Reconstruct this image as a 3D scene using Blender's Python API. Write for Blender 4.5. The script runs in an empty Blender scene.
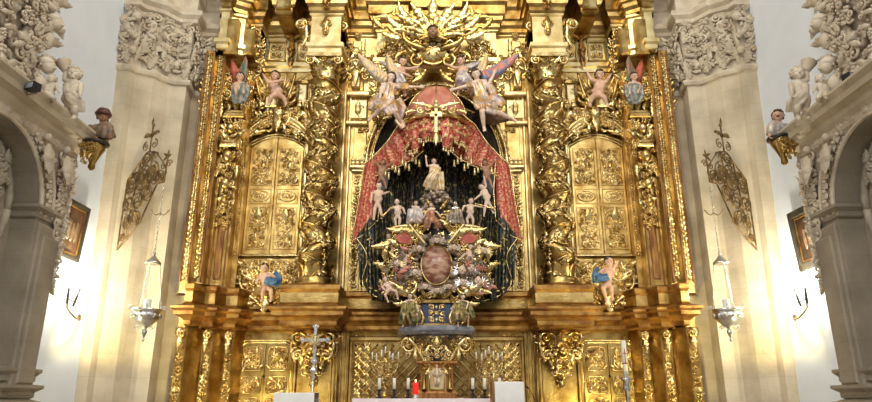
import bpy, math, random
import numpy as np
from mathutils import Vector
PI = math.pi
sc = bpy.context.scene
COL = sc.collection
rnd = random.Random(11)

# ---------------------------------------------------------------- camera
FPX, PITCH, CX = 637.0, math.radians(17.4), -0.015
cam_d = bpy.data.cameras.new('camera'); cam = bpy.data.objects.new('camera', cam_d); COL.objects.link(cam)
cam.location = (CX, 0, 0); cam.rotation_euler = (PI / 2 + PITCH, 0, 0)
cam_d.sensor_fit = 'HORIZONTAL'; cam_d.sensor_width = 36; cam_d.lens = 36 * FPX / 872
cam_d.clip_start = .05; cam_d.clip_end = 200
sc.camera = cam
sc.view_settings.view_transform = 'Standard'; sc.view_settings.look = 'None'
sc.view_settings.gamma = 1; sc.view_settings.use_curve_mapping = False
sc.view_settings.exposure = 0.15

# ---------------------------------------------------------------- light
w = bpy.data.worlds.new('world'); sc.world = w; w.use_nodes = True
nt = w.node_tree; nt.nodes.clear()
wo = nt.nodes.new('ShaderNodeOutputWorld'); bg = nt.nodes.new('ShaderNodeBackground')
tc = nt.nodes.new('ShaderNodeTexCoord'); sx = nt.nodes.new('ShaderNodeSeparateXYZ'); cr = nt.nodes.new('ShaderNodeValToRGB')
nt.links.new(tc.outputs['Generated'], sx.inputs[0]); nt.links.new(sx.outputs['Z'], cr.inputs[0])
nt.links.new(cr.outputs[0], bg.inputs[0]); nt.links.new(bg.outputs[0], wo.inputs[0])
e = cr.color_ramp.elements
e[0].position = 0.0; e[0].color = (.10, .085, .065, 1)
e[1].position = 1.0; e[1].color = (.75, .78, .85, 1)
for p_, c_ in ((.08, (.30, .28, .25, 1)), (.35, (.92, .94, .96, 1)), (.6, (.5, .5, .5, 1))):
    k_ = e.new(p_); k_.color = c_
bg.inputs[1].default_value = 0.98

def lamp(name, kind, loc, target, energy, color, size=1.0, size_y=None, spot=None, blend=.6):
    d = bpy.data.lights.new(name, kind); o = bpy.data.objects.new(name, d); COL.objects.link(o)
    d.energy = energy; d.color = color
    o.location = loc
    v = Vector(target) - Vector(loc); o.rotation_euler = v.to_track_quat('-Z', 'Y').to_euler()
    if kind == 'AREA':
        d.shape = 'RECTANGLE'; d.size = size; d.size_y = size_y or size
    else:
        d.shadow_soft_size = size
    if kind == 'SPOT':
        d.spot_size = math.radians(spot); d.spot_blend = blend
    return o
# added area lights standing in for unseen clerestory windows, behind and above the camera
lamp('nave_fill_light', 'AREA', (-4.5, -5, 9.5), (0, 12, 4), 520, (.98, .97, .95), 3, 5)
lamp('nave_fill_light', 'AREA', (4.5, -5, 9.5), (0, 12, 4), 430, (.98, .97, .95), 3, 5)
lamp('warm_key_light', 'AREA', (0, 5.5, 10.5), (0, 12, 5.5), 260, (1.0, .86, .62), 3, 1)  # added warm key light, out of view, no lamp modelled for it
for s_ in (-1, 1):
    # floodlights low on the presbytery steps
    lamp('floodlight_beam', 'SPOT', (s_ * 3.3, 9.2, -.7), (s_ * 3.2, 12, 1.2), 240, (1.0, .86, .36), .12, spot=85)
    lamp('floodlight_beam', 'SPOT', (s_ * 5.12, 9.0, .1), (s_ * 4.98, 10.9, 2.2), 175, (1.0, .83, .36), .10, spot=75)
    lamp('sconce_light', 'POINT', (s_ * 5.22, 9.62, 1.85), (s_ * 5, 10, 3), 68, (1.0, .93, .76), .06)

# ---------------------------------------------------------------- materials
def mat(name, c1, c2=None, metal=0.0, rough=.5, nscale=6.0, bscale=40.0, bump=.2, lo=.35, hi=.65, c3=None, detail=5, emit=None, stretch=(1, 1, 1), spec=.5):
    m = bpy.data.materials.new(name); m.use_nodes = True
    n = m.node_tree; b = n.nodes['Principled BSDF']
    b.inputs['Metallic'].default_value = metal; b.inputs['Roughness'].default_value = rough
    b.inputs['Specular IOR Level'].default_value = spec
    tcn = n.nodes.new('ShaderNodeTexCoord'); mp = n.nodes.new('ShaderNodeMapping')
    mp.inputs['Scale'].default_value = stretch
    n.links.new(tcn.outputs['Object'], mp.inputs[0])
    if c2 is None:
        b.inputs['Base Color'].default_value = (*c1, 1)
    else:
        t = n.nodes.new('ShaderNodeTexNoise'); t.inputs['Scale'].default_value = nscale; t.inputs['Detail'].default_value = detail
        n.links.new(mp.outputs[0], t.inputs['Vector'])
        r = n.nodes.new('ShaderNodeValToRGB'); n.links.new(t.outputs[0], r.inputs[0]); n.links.new(r.outputs[0], b.inputs['Base Color'])
        q = r.color_ramp.elements
        q[0].position = lo; q[0].color = (*c1, 1); q[1].position = hi; q[1].color = (*c2, 1)
        if c3: k = q.new(lo * .55); k.color = (*c3, 1)
    if bump:
        t2 = n.nodes.new('ShaderNodeTexNoise'); t2.inputs['Scale'].default_value = bscale; t2.inputs['Detail'].default_value = 4
        n.links.new(mp.outputs[0], t2.inputs['Vector'])
        bu = n.nodes.new('ShaderNodeBump'); bu.inputs['Strength'].default_value = bump; bu.inputs['Distance'].default_value = .01
        n.links.new(t2.outputs[0], bu.inputs['Height']); n.links.new(bu.outputs[0], b.inputs['Normal'])
    if emit:
        b.inputs['Emission Color'].default_value = (*emit[:3], 1); b.inputs['Emission Strength'].default_value = emit[3]
    return m
GOLD = mat('gilding', (.28, .155, .035), (.68, .48, .18), 1, .30, 4, 26, .45, .32, .66, c3=(.17, .06, .02))
GOLDB = mat('bright_gilding', (.44, .28, .08), (.92, .73, .36), 1, .26, 6, 30, .35)
GOLDP = mat('pale_gilding', (.62, .45, .18), (.90, .76, .42), .85, .36, 4, 20, .15)
GOLDD = mat('worn_gilding', (.22, .095, .03), (.55, .32, .09), .9, .42, 5, 30, .4)
WOOD = mat('red_bole_wood', (.16, .055, .025), (.42, .22, .06), .6, .45, 6, 30, .3, stretch=(3, 3, .4))
DARK = mat('dark_varnished_wood', (.02, .017, .012), (.05, .04, .025), 0, .35, 8, 30, .2)
SILV = mat('silver', (.55, .54, .50), (.86, .85, .80), 1, .25, 12, 60, .2)
FLESH = mat('painted_flesh', (.62, .36, .24), (.78, .52, .38), 0, .38, 9, 40, .05)
FLESHP = mat('pale_painted_flesh', (.70, .48, .36), (.86, .68, .54), 0, .38, 9, 40, .05)
HAIR = mat('dark_painted_hair', (.022, .013, .008), (.07, .04, .02), 0, .45, 20, 60, .5)
HAIRB = mat('brown_painted_hair', (.10, .045, .018), (.20, .11, .045), 0, .45, 20, 60, .5)
INK = mat('dark_eye_paint', (.02, .012, .01), None, 0, .3, bump=0)
LIP = mat('red_lip_paint', (.45, .08, .06), None, 0, .3, bump=0)
RED = mat('red_brocade', (.46, .05, .035), (.70, .42, .22), .15, .42, 26, 40, .3, .47, .62)
ROSE = mat('rose_painted_dome', (.50, .15, .11), (.66, .30, .22), .1, .35, 5, 30, .1)
BLACKC = mat('black_brocade', (.010, .012, .010), (.50, .38, .13), .3, .4, 30, 40, .3, .55, .68, stretch=(1, 1, .45))
WHITEC = mat('white_cloth', (.80, .78, .74), (.86, .84, .80), 0, .8, 5, 90, .15)
CREAMC = mat('gilded_cream_drapery', (.80, .70, .52), (.62, .38, .14), .3, .4, 14, 40, .2)
GREYC = mat('grey_violet_drapery', (.34, .30, .36), (.72, .64, .56), .25, .4, 12, 40, .2)
GREENC = mat('green_gilt_drapery', (.03, .06, .035), (.50, .36, .12), .4, .4, 14, 40, .2)
BLUEC = mat('blue_painted_drapery', (.03, .10, .22), (.10, .22, .36), .1, .4, 10, 40, .2)
BLUEP = mat('blue_painted_panel', (.03, .05, .12), (.07, .10, .20), .1, .4, 10, 40, .2)
REDP = mat('red_paint', (.30, .035, .02), (.46, .10, .05), .2, .35, 10, 40, .1)
CLOUD = mat('silvered_cloud', (.12, .085, .06), (.54, .43, .32), .4, .38, 12, 50, .3)
MARBLE = mat('pink_marble', (.30, .11, .07), (.60, .38, .26), 0, .32, 6, 40, .05, .42, .58, detail=9, stretch=(1, 1, 2.2))
SLATE = mat('blue_grey_marble', (.16, .17, .20), (.34, .34, .36), 0, .3, 9, 40, .1)
MELON = mat('amber_wood', (.30, .12, .03), (.55, .28, .08), .3, .35, 6, 40, .2, stretch=(4, 4, .6))
PLASTER = mat('white_plaster', (.74, .81, .90), (.79, .85, .93), 0, .85, 2, 60, .1)
IRON = mat('gilded_iron', (.10, .055, .02), (.34, .22, .08), .8, .42, 9, 60, .3)
BLACKM = mat('black_metal', (.02, .02, .022), (.04, .04, .045), .5, .4, 9, 60, .1)
WAX = mat('cream_wax', (.86, .82, .68), (.92, .89, .78), 0, .5, 9, 20, .05)
REDWAX = mat('red_candle_glass', (.65, .01, .01), (.85, .03, .02), 0, .2, 9, 20, .0, emit=(.9, .02, .01, .5))
FLAME = mat('candle_flame', (1, .8, .4), None, 0, .5, bump=0, emit=(1, .62, .25, 9))
BULB = mat('lamp_tube', (1, .95, .8), None, 0, .5, bump=0, emit=(1, .93, .75, 25))
CANVAS = mat('old_oil_canvas', (.025, .014, .008), (.16, .07, .03), 0, .35, 3.2, 30, .1, .42, .66, detail=8)
GLASS = mat('lamp_glass', (.8, .85, .85), None, 0, .05, bump=0)
FLOORM = mat('stone_floor', (.30, .26, .21), (.42, .37, .30), 0, .4, 3, 20, .1)

def stone(name, c1, c2, bw=.62, bh=.36, bump=.5, joint=(.30, .25, .18), axis='XZ'):
    m = mat(name, c1, c2, 0, .8, 1.7, 22, bump, detail=10)
    n = m.node_tree; b = n.nodes['Principled BSDF']
    tcn = n.nodes.new('ShaderNodeTexCoord'); sp = n.nodes.new('ShaderNodeSeparateXYZ'); cb = n.nodes.new('ShaderNodeCombineXYZ')
    n.links.new(tcn.outputs['Object'], sp.inputs[0])
    if axis == 'XZ':
        ad = n.nodes.new('ShaderNodeMath'); ad.operation = 'ADD'
        n.links.new(sp.outputs['X'], ad.inputs[0]); n.links.new(sp.outputs['Y'], ad.inputs[1]); n.links.new(ad.outputs[0], cb.inputs[0])
    n.links.new(sp.outputs['Z'], cb.inputs[1])
    br = n.nodes.new('ShaderNodeTexBrick'); n.links.new(cb.outputs[0], br.inputs['Vector'])
    br.inputs['Color1'].default_value = (.93, .92, .90, 1); br.inputs['Color2'].default_value = (1.0, .97, .93, 1)
    br.inputs['Mortar'].default_value = (*[min(1, j * 1.2 + .5) for j in joint], 1)
    br.inputs['Scale'].default_value = 1; br.inputs['Mortar Size'].default_value = .004
    br.inputs['Brick Width'].default_value = bw; br.inputs['Row Height'].default_value = bh
    mx = n.nodes.new('ShaderNodeMix'); mx.data_type = 'RGBA'; mx.blend_type = 'MULTIPLY'; mx.inputs[0].default_value = 1
    src = [l for l in n.links if l.to_socket == b.inputs['Base Color']][0].from_socket
    n.links.new(src, mx.inputs[6]); n.links.new(br.outputs[0], mx.inputs[7]); n.links.new(mx.outputs[2], b.inputs['Base Color'])
    return m
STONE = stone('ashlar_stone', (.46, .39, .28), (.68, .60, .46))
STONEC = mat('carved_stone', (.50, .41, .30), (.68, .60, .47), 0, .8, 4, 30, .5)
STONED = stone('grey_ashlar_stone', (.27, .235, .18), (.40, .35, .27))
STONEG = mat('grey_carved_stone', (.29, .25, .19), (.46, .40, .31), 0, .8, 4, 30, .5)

# ---------------------------------------------------------------- mesh builder
class MB:
    def __init__(s): s.V = []; s.n = 0; s.F = []; s.S = []; s.I = []
    def verts(s, a):
        a = np.asarray(a, float).reshape(-1, 3); b = s.n; s.V.append(a); s.n += len(a); return b
    def faces(s, f, smooth=True, mi=0):
        f = np.asarray(f, np.int64)
        if len(f): s.F.append(f); s.S.append(smooth); s.I.append(mi)
    def grid(s, P, cu=False, cv=False, smooth=True, mi=0, capu=False, M=None):
        P = np.asarray(P, float); m, n = P.shape[:2]; Q = P.reshape(-1, 3)
        if M: Q = M(Q)
        b = s.verts(Q); i = np.arange(m if cu else m - 1); j = np.arange(n if cv else n - 1)
        I, J = np.meshgrid(i, j, indexing='ij'); I2 = (I + 1) % m; J2 = (J + 1) % n
        s.faces(np.stack([b + I * n + J, b + I2 * n + J, b + I2 * n + J2, b + I * n + J2], -1).reshape(-1, 4), smooth, mi)
        if capu:
            s.faces([[b + k for k in range(n)]], False, mi); s.faces([[b + (m - 1) * n + k for k in range(n)][::-1]], False, mi)
        return b
    def box(s, x0, x1, y0, y1, z0, z1, M=None, mi=0):
        P = np.array([(x, y, z) for x in (x0, x1) for y in (y0, y1) for z in (z0, z1)], float)
        if M: P = M(P)
        b = s.verts(P)
        s.faces([[b, b + 1, b + 3, b + 2], [b + 4, b + 6, b + 7, b + 5], [b, b + 4, b + 5, b + 1], [b + 2, b + 3, b + 7, b + 6], [b, b + 2, b + 6, b + 4], [b + 1, b + 5, b + 7, b + 3]], False, mi)
    def bbox(s, u0, u1, v0, v1, w0, w1, M, bev=.02, mi=0):      # a panel with bevelled front edge, in panel coordinates
        L = [(0, w0), (0, w1 - bev), (bev, w1)]
        P = np.array([[(u0 + d, v0 + d, ww), (u1 - d, v0 + d, ww), (u1 - d, v1 - d, ww), (u0 + d, v1 - d, ww)] for d, ww in L])
        b = s.verts(M(P.reshape(-1, 3)))
        for k in range(2):
            s.faces([[b + k * 4 + i, b + k * 4 + (i + 1) % 4, b + k * 4 + 4 + (i + 1) % 4, b + k * 4 + 4 + i] for i in range(4)], False, mi)
        s.faces([[b + 8, b + 9, b + 10, b + 11]], False, mi)
    def poly(s, pts, w0, w1, M, bev=0.0, mi=0):                  # extruded outline (u, v) from w0 to w1
        pts = np.asarray(pts, float); n = len(pts); c = pts.mean(0)
        rows = [(pts, w0), (pts, w1 - bev)] + ([(c + (pts - c) * (1 - bev * 2 / max(1e-6, np.ptp(pts[:, 0]))), w1)] if bev else [])
        P = np.array([[(p[0], p[1], ww) for p in R] for R, ww in rows]); b = s.verts(M(P.reshape(-1, 3)))
        for k in range(len(rows) - 1):
            s.faces([[b + k * n + i, b + k * n + (i + 1) % n, b + (k + 1) * n + (i + 1) % n, b + (k + 1) * n + i] for i in range(n)], False, mi)
        s.faces([[b + (len(rows) - 1) * n + i for i in range(n)]], False, mi); s.faces([[b + i for i in range(n)][::-1]], False, mi)
    def tube(s, pts, rad, n=6, M=None, mi=0, flat=1.0):
        P = np.asarray(pts, float); k = len(P); R = np.broadcast_to(np.asarray(rad, float), (k,))
        T = np.gradient(P, axis=0); T /= np.linalg.norm(T, axis=1)[:, None] + 1e-12
        ref = np.array([0, 0, 1.]) if np.abs(T[:, 2]).mean() < .8 else np.array([1., 0, 0])
        A = np.cross(T, ref); A /= np.linalg.norm(A, axis=1)[:, None] + 1e-12; B = np.cross(A, T)
        th = np.arange(n) / n * 2 * PI
        G = P[:, None] + R[:, None, None] * (A[:, None] * np.cos(th)[None, :, None] + flat * B[:, None] * np.sin(th)[None, :, None])
        s.grid(G, cv=True, M=M, mi=mi, capu=True)
    def lathe(s, prof, c, n=16, sx=1, sy=1, mi=0, M=None, lobes=0, lob=0.0):
        th = np.arange(n) / n * 2 * PI; pr = np.asarray(prof, float)
        q = 1 + (lob * np.cos(lobes * th) if lobes else 0 * th)
        G = np.stack([c[0] + pr[:, :1] * np.cos(th) * q * sx, c[1] + pr[:, :1] * np.sin(th) * q * sy, c[2] + pr[:, 1:2] + 0 * th[None]], -1)
        s.grid(G, cv=True, mi=mi, M=M, capu=True)
    def ball(s, c, r, n=8, m=6, M=None, mi=0, rot=None):
        r = np.broadcast_to(np.asarray(r, float), (3,)); a = np.linspace(-PI / 2 + .02, PI / 2 - .02, m); th = np.arange(n) / n * 2 * PI
        G = np.stack([np.cos(a)[:, None] * np.cos(th) * r[0], np.cos(a)[:, None] * np.sin(th) * r[1], np.sin(a)[:, None] * r[2] + 0 * th], -1)
        if rot is not None: G = G @ np.asarray(rot).T
        s.grid(G + np.asarray(c, float), cv=True, M=M, mi=mi, capu=True)
    def capsule(s, a, b, ra, rb, n=10, flat=1.0):
        a = np.asarray(a, float); b = np.asarray(b, float); d = b - a; L = np.linalg.norm(d) + 1e-9; d = d / L
        pts = []; rr = []
        for q in (-.97, -.7, -.35, 0): pts.append(a + d * ra * q); rr.append(ra * math.sqrt(1 - q * q))
        for q in (.33, .66): pts.append(a + d * L * q); rr.append(ra + (rb - ra) * q)
        for q in (0, .35, .7, .97): pts.append(b + d * rb * q); rr.append(rb * math.sqrt(1 - q * q))
        s.tube(pts, rr, n, flat=flat)
    def mesh(s, name, mats):
        me = bpy.data.meshes.new(name)
        V = np.concatenate(s.V) if s.V else np.zeros((0, 3))
        me.vertices.add(len(V)); me.vertices.foreach_set('co', V.ravel())
        loops = np.concatenate([f.ravel() for f in s.F]); tot = np.concatenate([np.full(len(f), f.shape[1]) for f in s.F])
        st = np.concatenate([[0], np.cumsum(tot)[:-1]])
        me.loops.add(len(loops)); me.loops.foreach_set('vertex_index', loops.astype(np.int32))
        me.polygons.add(len(tot)); me.polygons.foreach_set('loop_start', st.astype(np.int32)); me.polygons.foreach_set('loop_total', tot.astype(np.int32))
        me.polygons.foreach_set('use_smooth', np.concatenate([np.full(len(f), q) for f, q in zip(s.F, s.S)]))
        me.polygons.foreach_set('material_index', np.concatenate([np.full(len(f), q) for f, q in zip(s.F, s.I)]).astype(np.int32))
        for m in (mats if isinstance(mats, (list, tuple)) else [mats]): me.materials.append(m)
        me.update(calc_edges=True); me.validate(); return me
    def build(s, name, mats, parent=None):
        o = bpy.data.objects.new(name, s.mesh(name, mats)); COL.objects.link(o)
        if parent is not None: par(o, parent)
        return o
WM = {}
def wloc(o):
    v = Vector(o.location)
    while o.parent: o = o.parent; v += Vector(o.location)
    return v
def par(o, p):                        # parts are modelled in world coordinates; thing Empties have no rotation
    o.parent = p; o.location = Vector(o.location) - wloc(p)
def tag(o, label=None, cat=None, group=None, kind=None):
    for k, v in (('label', label), ('category', cat), ('group', group), ('kind', kind)):
        if v: o[k] = v
    return o
def thing(name, label, cat, loc=(0, 0, 0), group=None):
    o = bpy.data.objects.new(name, None); COL.objects.link(o); o.location = loc; o.empty_display_size = .1
    return tag(o, label, cat, group)
def copy_tree(o, parent=None):
    c = o.copy(); COL.objects.link(c)
    if parent is not None: c.parent = parent
    for ch in list(o.children): copy_tree(ch, c)
    return c
def mirror(o, label=None):            # the same thing on the other side of the axis x = 0
    c = copy_tree(o); c.location = (-o.location.x, o.location.y, o.location.z); c.scale = (-1, 1, 1)
    if label: c['label'] = label
    return c
def mirror_part(o):                   # a part whose mesh is in world coordinates, parent at x = 0
    c = copy_tree(o, o.parent); c.scale = (-1, 1, 1); c.location = (-o.location.x, o.location.y, o.location.z); return c

def at(px, py, Y):
    t = (201 - py) / FPX; s_, c_ = math.sin(PITCH), math.cos(PITCH)
    Z = Y * (s_ + t * c_) / (c_ - t * s_); d = c_ * Y + s_ * Z
    return np.array((CX + (px - 436) / FPX * d, Y, Z))
def segmap(p, q, z0=0.0):
    p = np.array(p, float); q = np.array(q, float); d = (q - p) / np.linalg.norm(q - p); nn = np.array((d[1], -d[0]))
    def M(a):
        a = np.asarray(a, float); xy = p + a[:, :1] * d + a[:, 2:3] * nn
        return np.concatenate([xy, a[:, 1:2] + z0], 1)
    return M
def plane(x0, y, z0=0.0): return segmap((x0, y), (x0 + 1, y), z0)
def moved(M, u, v, rot=0.0, k=1.0, w=0.0):
    c, s_ = math.cos(rot) * k, math.sin(rot) * k
    def N(a):
        a = np.asarray(a, float)
        return M(np.stack([u + a[:, 0] * c - a[:, 1] * s_, v + a[:, 0] * s_ + a[:, 1] * c, w + a[:, 2] * k], 1))
    return N
def flip(M):
    return lambda a: M(np.asarray(a, float) * np.array((-1, 1, 1)))
def cyl(cx, cy, r, z0=0.0):
    def M(a):
        a = np.asarray(a, float); th = a[:, 0] / r; R = r + a[:, 2]
        return np.stack([cx + R * np.sin(th), cy - R * np.cos(th), z0 + a[:, 1]], 1)
    return M
def molding(mb, plan, prof, mi=0, closed=True):
    P = np.array(plan, float); d = np.diff(P, axis=0); d /= np.linalg.norm(d, axis=1)[:, None]
    nn = np.stack([d[:, 1], -d[:, 0]], 1); m = np.zeros_like(P)
    m[0] = nn[0]; m[-1] = nn[-1]
    for i in range(1, len(P) - 1):
        s_ = nn[i - 1] + nn[i]; m[i] = s_ / max(.35, np.dot(s_, nn[i]))
    pr = np.array(prof, float)
    G = np.stack([P[:, None, 0] + m[:, None, 0] * pr[None, :, 0], P[:, None, 1] + m[:, None, 1] * pr[None, :, 0], 0 * P[:, None, 0] + pr[None, :, 1]], -1)
    b = mb.verts(G); a, n = G.shape[:2]
    jj = range(n if closed else n - 1)
    mb.faces([[b + i * n + j, b + (i + 1) * n + j, b + (i + 1) * n + (j + 1) % n, b + i * n + (j + 1) % n] for i in range(a - 1) for j in jj], False, mi)
    if closed:
        mb.faces([[b + k for k in range(n)], ], False, mi); mb.faces([[b + (a - 1) * n + k for k in range(n)][::-1]], False, mi)
def full(half): return list(half) + [(-x, y) for x, y in reversed(half)]

# ---------------------------------------------------------------- carved ornament (u across, v up, w out of the surface)
def curl(mb, c, r, a0, turns, hand, th, M, n=6, steps=None, ball=True, lift=1.0):
    k = steps or max(8, int(turns * 11)); t = np.linspace(0, 1, k); R = r * (1 - t * .82); a = a0 + hand * turns * 2 * PI * t
    P = np.stack([c[0] + R * np.cos(a), c[1] + R * np.sin(a), th * .35 + lift * th * 1.1 * t], 1)
    mb.tube(P, th * (1 - .55 * t), n, M)
    if ball: mb.ball((c[0], c[1], th * 1.2 * lift), (th * .95,) * 3, 7, 5, M)
def leaf(mb, p, ang, L, W, M, bend=0.0, lobes=4, lift=.3, n=11, base=0.0):
    t = np.linspace(0, 1, n); a = ang + bend * t; ds = L / (n - 1)
    x = p[0] + np.concatenate([[0], np.cumsum(np.cos(a[:-1]) * ds)]); y = p[1] + np.concatenate([[0], np.cumsum(np.sin(a[:-1]) * ds)])
    wd = W * .5 * np.clip(np.sin(PI * (t * .86 + .1)), .03, 1) * (1 - .38 * np.abs(np.sin(lobes * PI * t)))
    s_ = np.array([-1, -.55, 0, .55, 1.]); hh = np.array([0, .85, .5, .85, 0]) * W * lift
    nx, ny = -np.sin(a), np.cos(a); up = base + L * .16 * lift * 2 * t ** 2 + .006
    G = np.stack([x[:, None] + nx[:, None] * wd[:, None] * s_, y[:, None] + ny[:, None] * wd[:, None] * s_,
                  up[:, None] + hh[None] * (wd / (W * .5))[:, None]], -1)
    mb.grid(G, M=M)
def rosette(mb, c, r, M, k=6, th=.3):
    for i in range(k):
        a = i / k * 2 * PI + .3
        mb.ball((c[0] + r * .6 * math.cos(a), c[1] + r * .6 * math.sin(a), r * .12), (r * .36, r * .36, r * th), 6, 4, M)
    mb.ball((c[0], c[1], r * .2), (r * .3, r * .3, r * .35), 6, 5, M)
def ring(mb, c, ru, rv, th, M, n=20, k=6):
    t = np.arange(n + 1) / n * 2 * PI
    mb.tube(np.stack([c[0] + ru * np.cos(t), c[1] + rv * np.sin(t), 0 * t + th * .4], 1), th, k, M)
def beads(mb, p, q, r, M, step=2.1):
    p = np.array(p, float); q = np.array(q, float); L = np.linalg.norm(q - p); k = max(2, int(L / (r * step)))
    for i in range(k):
        c = p + (q - p) * (i + .5) / k; mb.ball((c[0], c[1], r * .3), (r, r, r), 6, 4, M)
def candelabrum(mb, W, H, M, rows=3, th=None, rng=rnd, leafy=True):
    """symmetric scrollwork filling a W x H field centred at the origin"""
    th = th or min(W, H / rows) * .045; rh = H / rows
    for k in range(rows):
        y = -H / 2 + (k + .5) * rh; r = min(W * .22, rh * .42)
        for s_ in (-1, 1):
            N = M if s_ > 0 else flip(M); up = 1 if (k + (rng.random() < .3)) % 2 == 0 else -1
            curl(mb, (W * .25, y), r, PI if up > 0 else PI, 1.35, -up, th * 1.25, N)
            if leafy:
                leaf(mb, (W * .25 - r * .8, y - up * r * .2), up * 1.2, r * 1.25, r * .6, N, -up * 1.6, 3, .4)
                leaf(mb, (W * .27, y + up * r * .55), up * .3, r * 1.1, r * .5, N, up * 1.4, 3, .4)
                leaf(mb, (W * .1, y - up * r * .6), -up * .9, r * 1.0, r * .42, N, up * 1.3, 3, .4)
        leaf(mb, (0, y - rh * .38), PI / 2, rh * .62, W * .16, M, 0, 4, .5)
        mb.ball((0, y + rh * .36, th), (W * .05, rh * .09, W * .05), 6, 5, M)
def rinceau(mb, p, q, Wd, M, th=None, step=None):
    """running scroll between two points with alternating curls"""
    p = np.array(p, float); q = np.array(q, float); L = np.linalg.norm(q - p); step = step or Wd * 1.0; k = max(2, round(L / step)); step = L / k
    ang = math.atan2(q[1] - p[1], q[0] - p[0]); N = moved(M, p[0], p[1], ang); th = th or Wd * .055
    t = np.linspace(0, k, k * 7 + 1)
    mb.tube(np.stack([t * step, Wd * .27 * np.cos(t * PI), 0 * t + th * .4], 1), th, 5, N)
    for i in range(k):
        sg = -1 if i % 2 == 0 else 1
        curl(mb, ((i + .5) * step, sg * -.08 * Wd), Wd * .3, sg * PI / 2, 1.3, -sg, th * 1.1, N)
        leaf(mb, (i * step + step * .3, sg * Wd * .26), sg * .9, Wd * .5, Wd * .26, N, -sg * 1.5, 3, .45)
        leaf(mb, (i * step + step * .8, -sg * Wd * .1), -sg * 1.1, Wd * .46, Wd * .24, N, sg * 1.4, 3, .45)
def drop(mb, u, v0, v1, Wd, M, rng=rnd):
    """hanging festoon of fruit, flowers and leaves"""
    H = v1 - v0; k = max(4, int(H / (Wd * .42)))
    for i in range(k):
        f = (i + .5) / k; y = v0 + f * H; ww = Wd * (.55 + .45 * math.sin(PI * min(1, f * 1.1))) * (.8 + .4 * rng.random())
        for s_ in (-1, 1):
            leaf(mb, (u + s_ * Wd * .05, y), PI / 2 + s_ * (-1.0 - .5 * rng.random()) + PI * (rng.random() < .35), ww * .6, ww * .34, M, s_ * .8, 3, .55)
        if i % 3 == 1: rosette(mb, (u, y), ww * .3, M, 5)
        else:
            for _ in range(3): mb.ball((u + (rng.random() - .5) * ww * .4, y + (rng.random() - .5) * ww * .3, ww * .12), (ww * (.09 + .07 * rng.random()),) * 3, 6, 5, M)
def acanthus_cup(mb, cx, cy, z0, z1, r0, r1, k=8, M=None, arc=2 * PI, a0=0.0, W=None, tip=.35):
    """a ring of upright leaves curling outwards round an axis"""
    for i in range(k):
        a = a0 + arc * (i + .5) / k - arc / 2
        t = np.linspace(0, 1, 9); H = z1 - z0; wd = (W or (arc * max(r0, r1) / k * 1.05)) * .5
        R = r0 + (r1 - r0) * t ** 2.2 + tip * (z1 - z0) * .35 * np.clip(t - .6, 0, 1); Z = z0 + H * np.minimum(t * 1.12, 2.12 - t * 1.12 if False else 1.0) - H * .22 * np.clip(t - .8, 0, 1) * 5 * .2
        ww = wd * np.clip(np.sin(PI * (t * .72 + .24)), .1, 1) * (1 - .3 * np.abs(np.sin(3 * PI * t)))
        s_ = np.array([-1, -.5, 0, .5, 1.]); hh = np.array([-.02, .22, .08, .22, -.02]) * wd
        RR = R[:, None] + hh[None]; AA = ww[:, None] * s_[None]
        G = np.stack([cx + RR * math.sin(a) + AA * math.cos(a), cy - RR * math.cos(a) + AA * math.sin(a), Z[:, None] + 0 * AA], -1)
        mb.grid(G, M=M)

def inside(pt, P):
    x, y = pt; r = False
    for (a, b), (c, d) in zip(P, P[1:] + P[:1]):
        if (b > y) != (d > y) and x < (c - a) * (y - b) / (d - b) + a: r = not r
    return r
def mass(mb, P, M, n, size, seed=1, bulge=.08, sym=False, kinds='clrb', w0=0.0):
    """dense carved foliage filling an outline: curls, leaves, rosettes and berries at varied height"""
    rng = random.Random(seed); P = [tuple(p) for p in P]; xs = [p[0] for p in P]; ys = [p[1] for p in P]; cx, cy = sum(xs) / len(xs), sum(ys) / len(ys); k = 0; pts = []
    rx, ry = (max(xs) - min(xs)) / 2 + 1e-6, (max(ys) - min(ys)) / 2 + 1e-6; tries = 0
    while k < n and tries < n * 60:
        tries += 1; u, v = rng.uniform(min(xs), max(xs)), rng.uniform(min(ys), max(ys))
        if not inside((u, v), P) or (sym and u < 0): continue
        if any((u - a) ** 2 + (v - b) ** 2 < (size * .42) ** 2 for a, b in pts): continue
        pts.append((u, v)); k += 1; sz = size * rng.uniform(.75, 1.25)
        h = w0 + bulge * math.sqrt(max(0, 1 - min(1, ((u - (0 if sym else cx)) / rx) ** 2 * .7 + ((v - cy) / ry) ** 2 * .7))) + rng.uniform(0, size * .25)
        q = rng.choice(kinds); a = rng.random() * 6.28; b = rng.uniform(-1.7, 1.7); hd = rng.choice((-1, 1)); tn = rng.uniform(1.1, 1.5)
        for N in ((M, flip(M)) if sym else (M,)):
            N = moved(N, 0, 0, 0, 1, h)
            if q == 'c': curl(mb, (u, v), sz * .5, a, tn, hd, sz * .15, N, n=5, lift=1.3)
            elif q == 'l': leaf(mb, (u - math.cos(a) * sz * .5, v - math.sin(a) * sz * .5), a, sz * 1.25, sz * .7, N, b, 3, .6, n=9)
            elif q == 'r': rosette(mb, (u, v), sz * .48, N, 5, .35)
            else:
                for j in range(4): mb.ball((u + sz * .22 * math.cos(a + j * 1.57), v + sz * .22 * math.sin(a + j * 1.57), sz * .1), (sz * .2,) * 3, 6, 5, N)
def pxpoly(P, Y):
    return [(lambda q: (q[0], q[2]))(at(x, y, Y)) for x, y in P]

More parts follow.
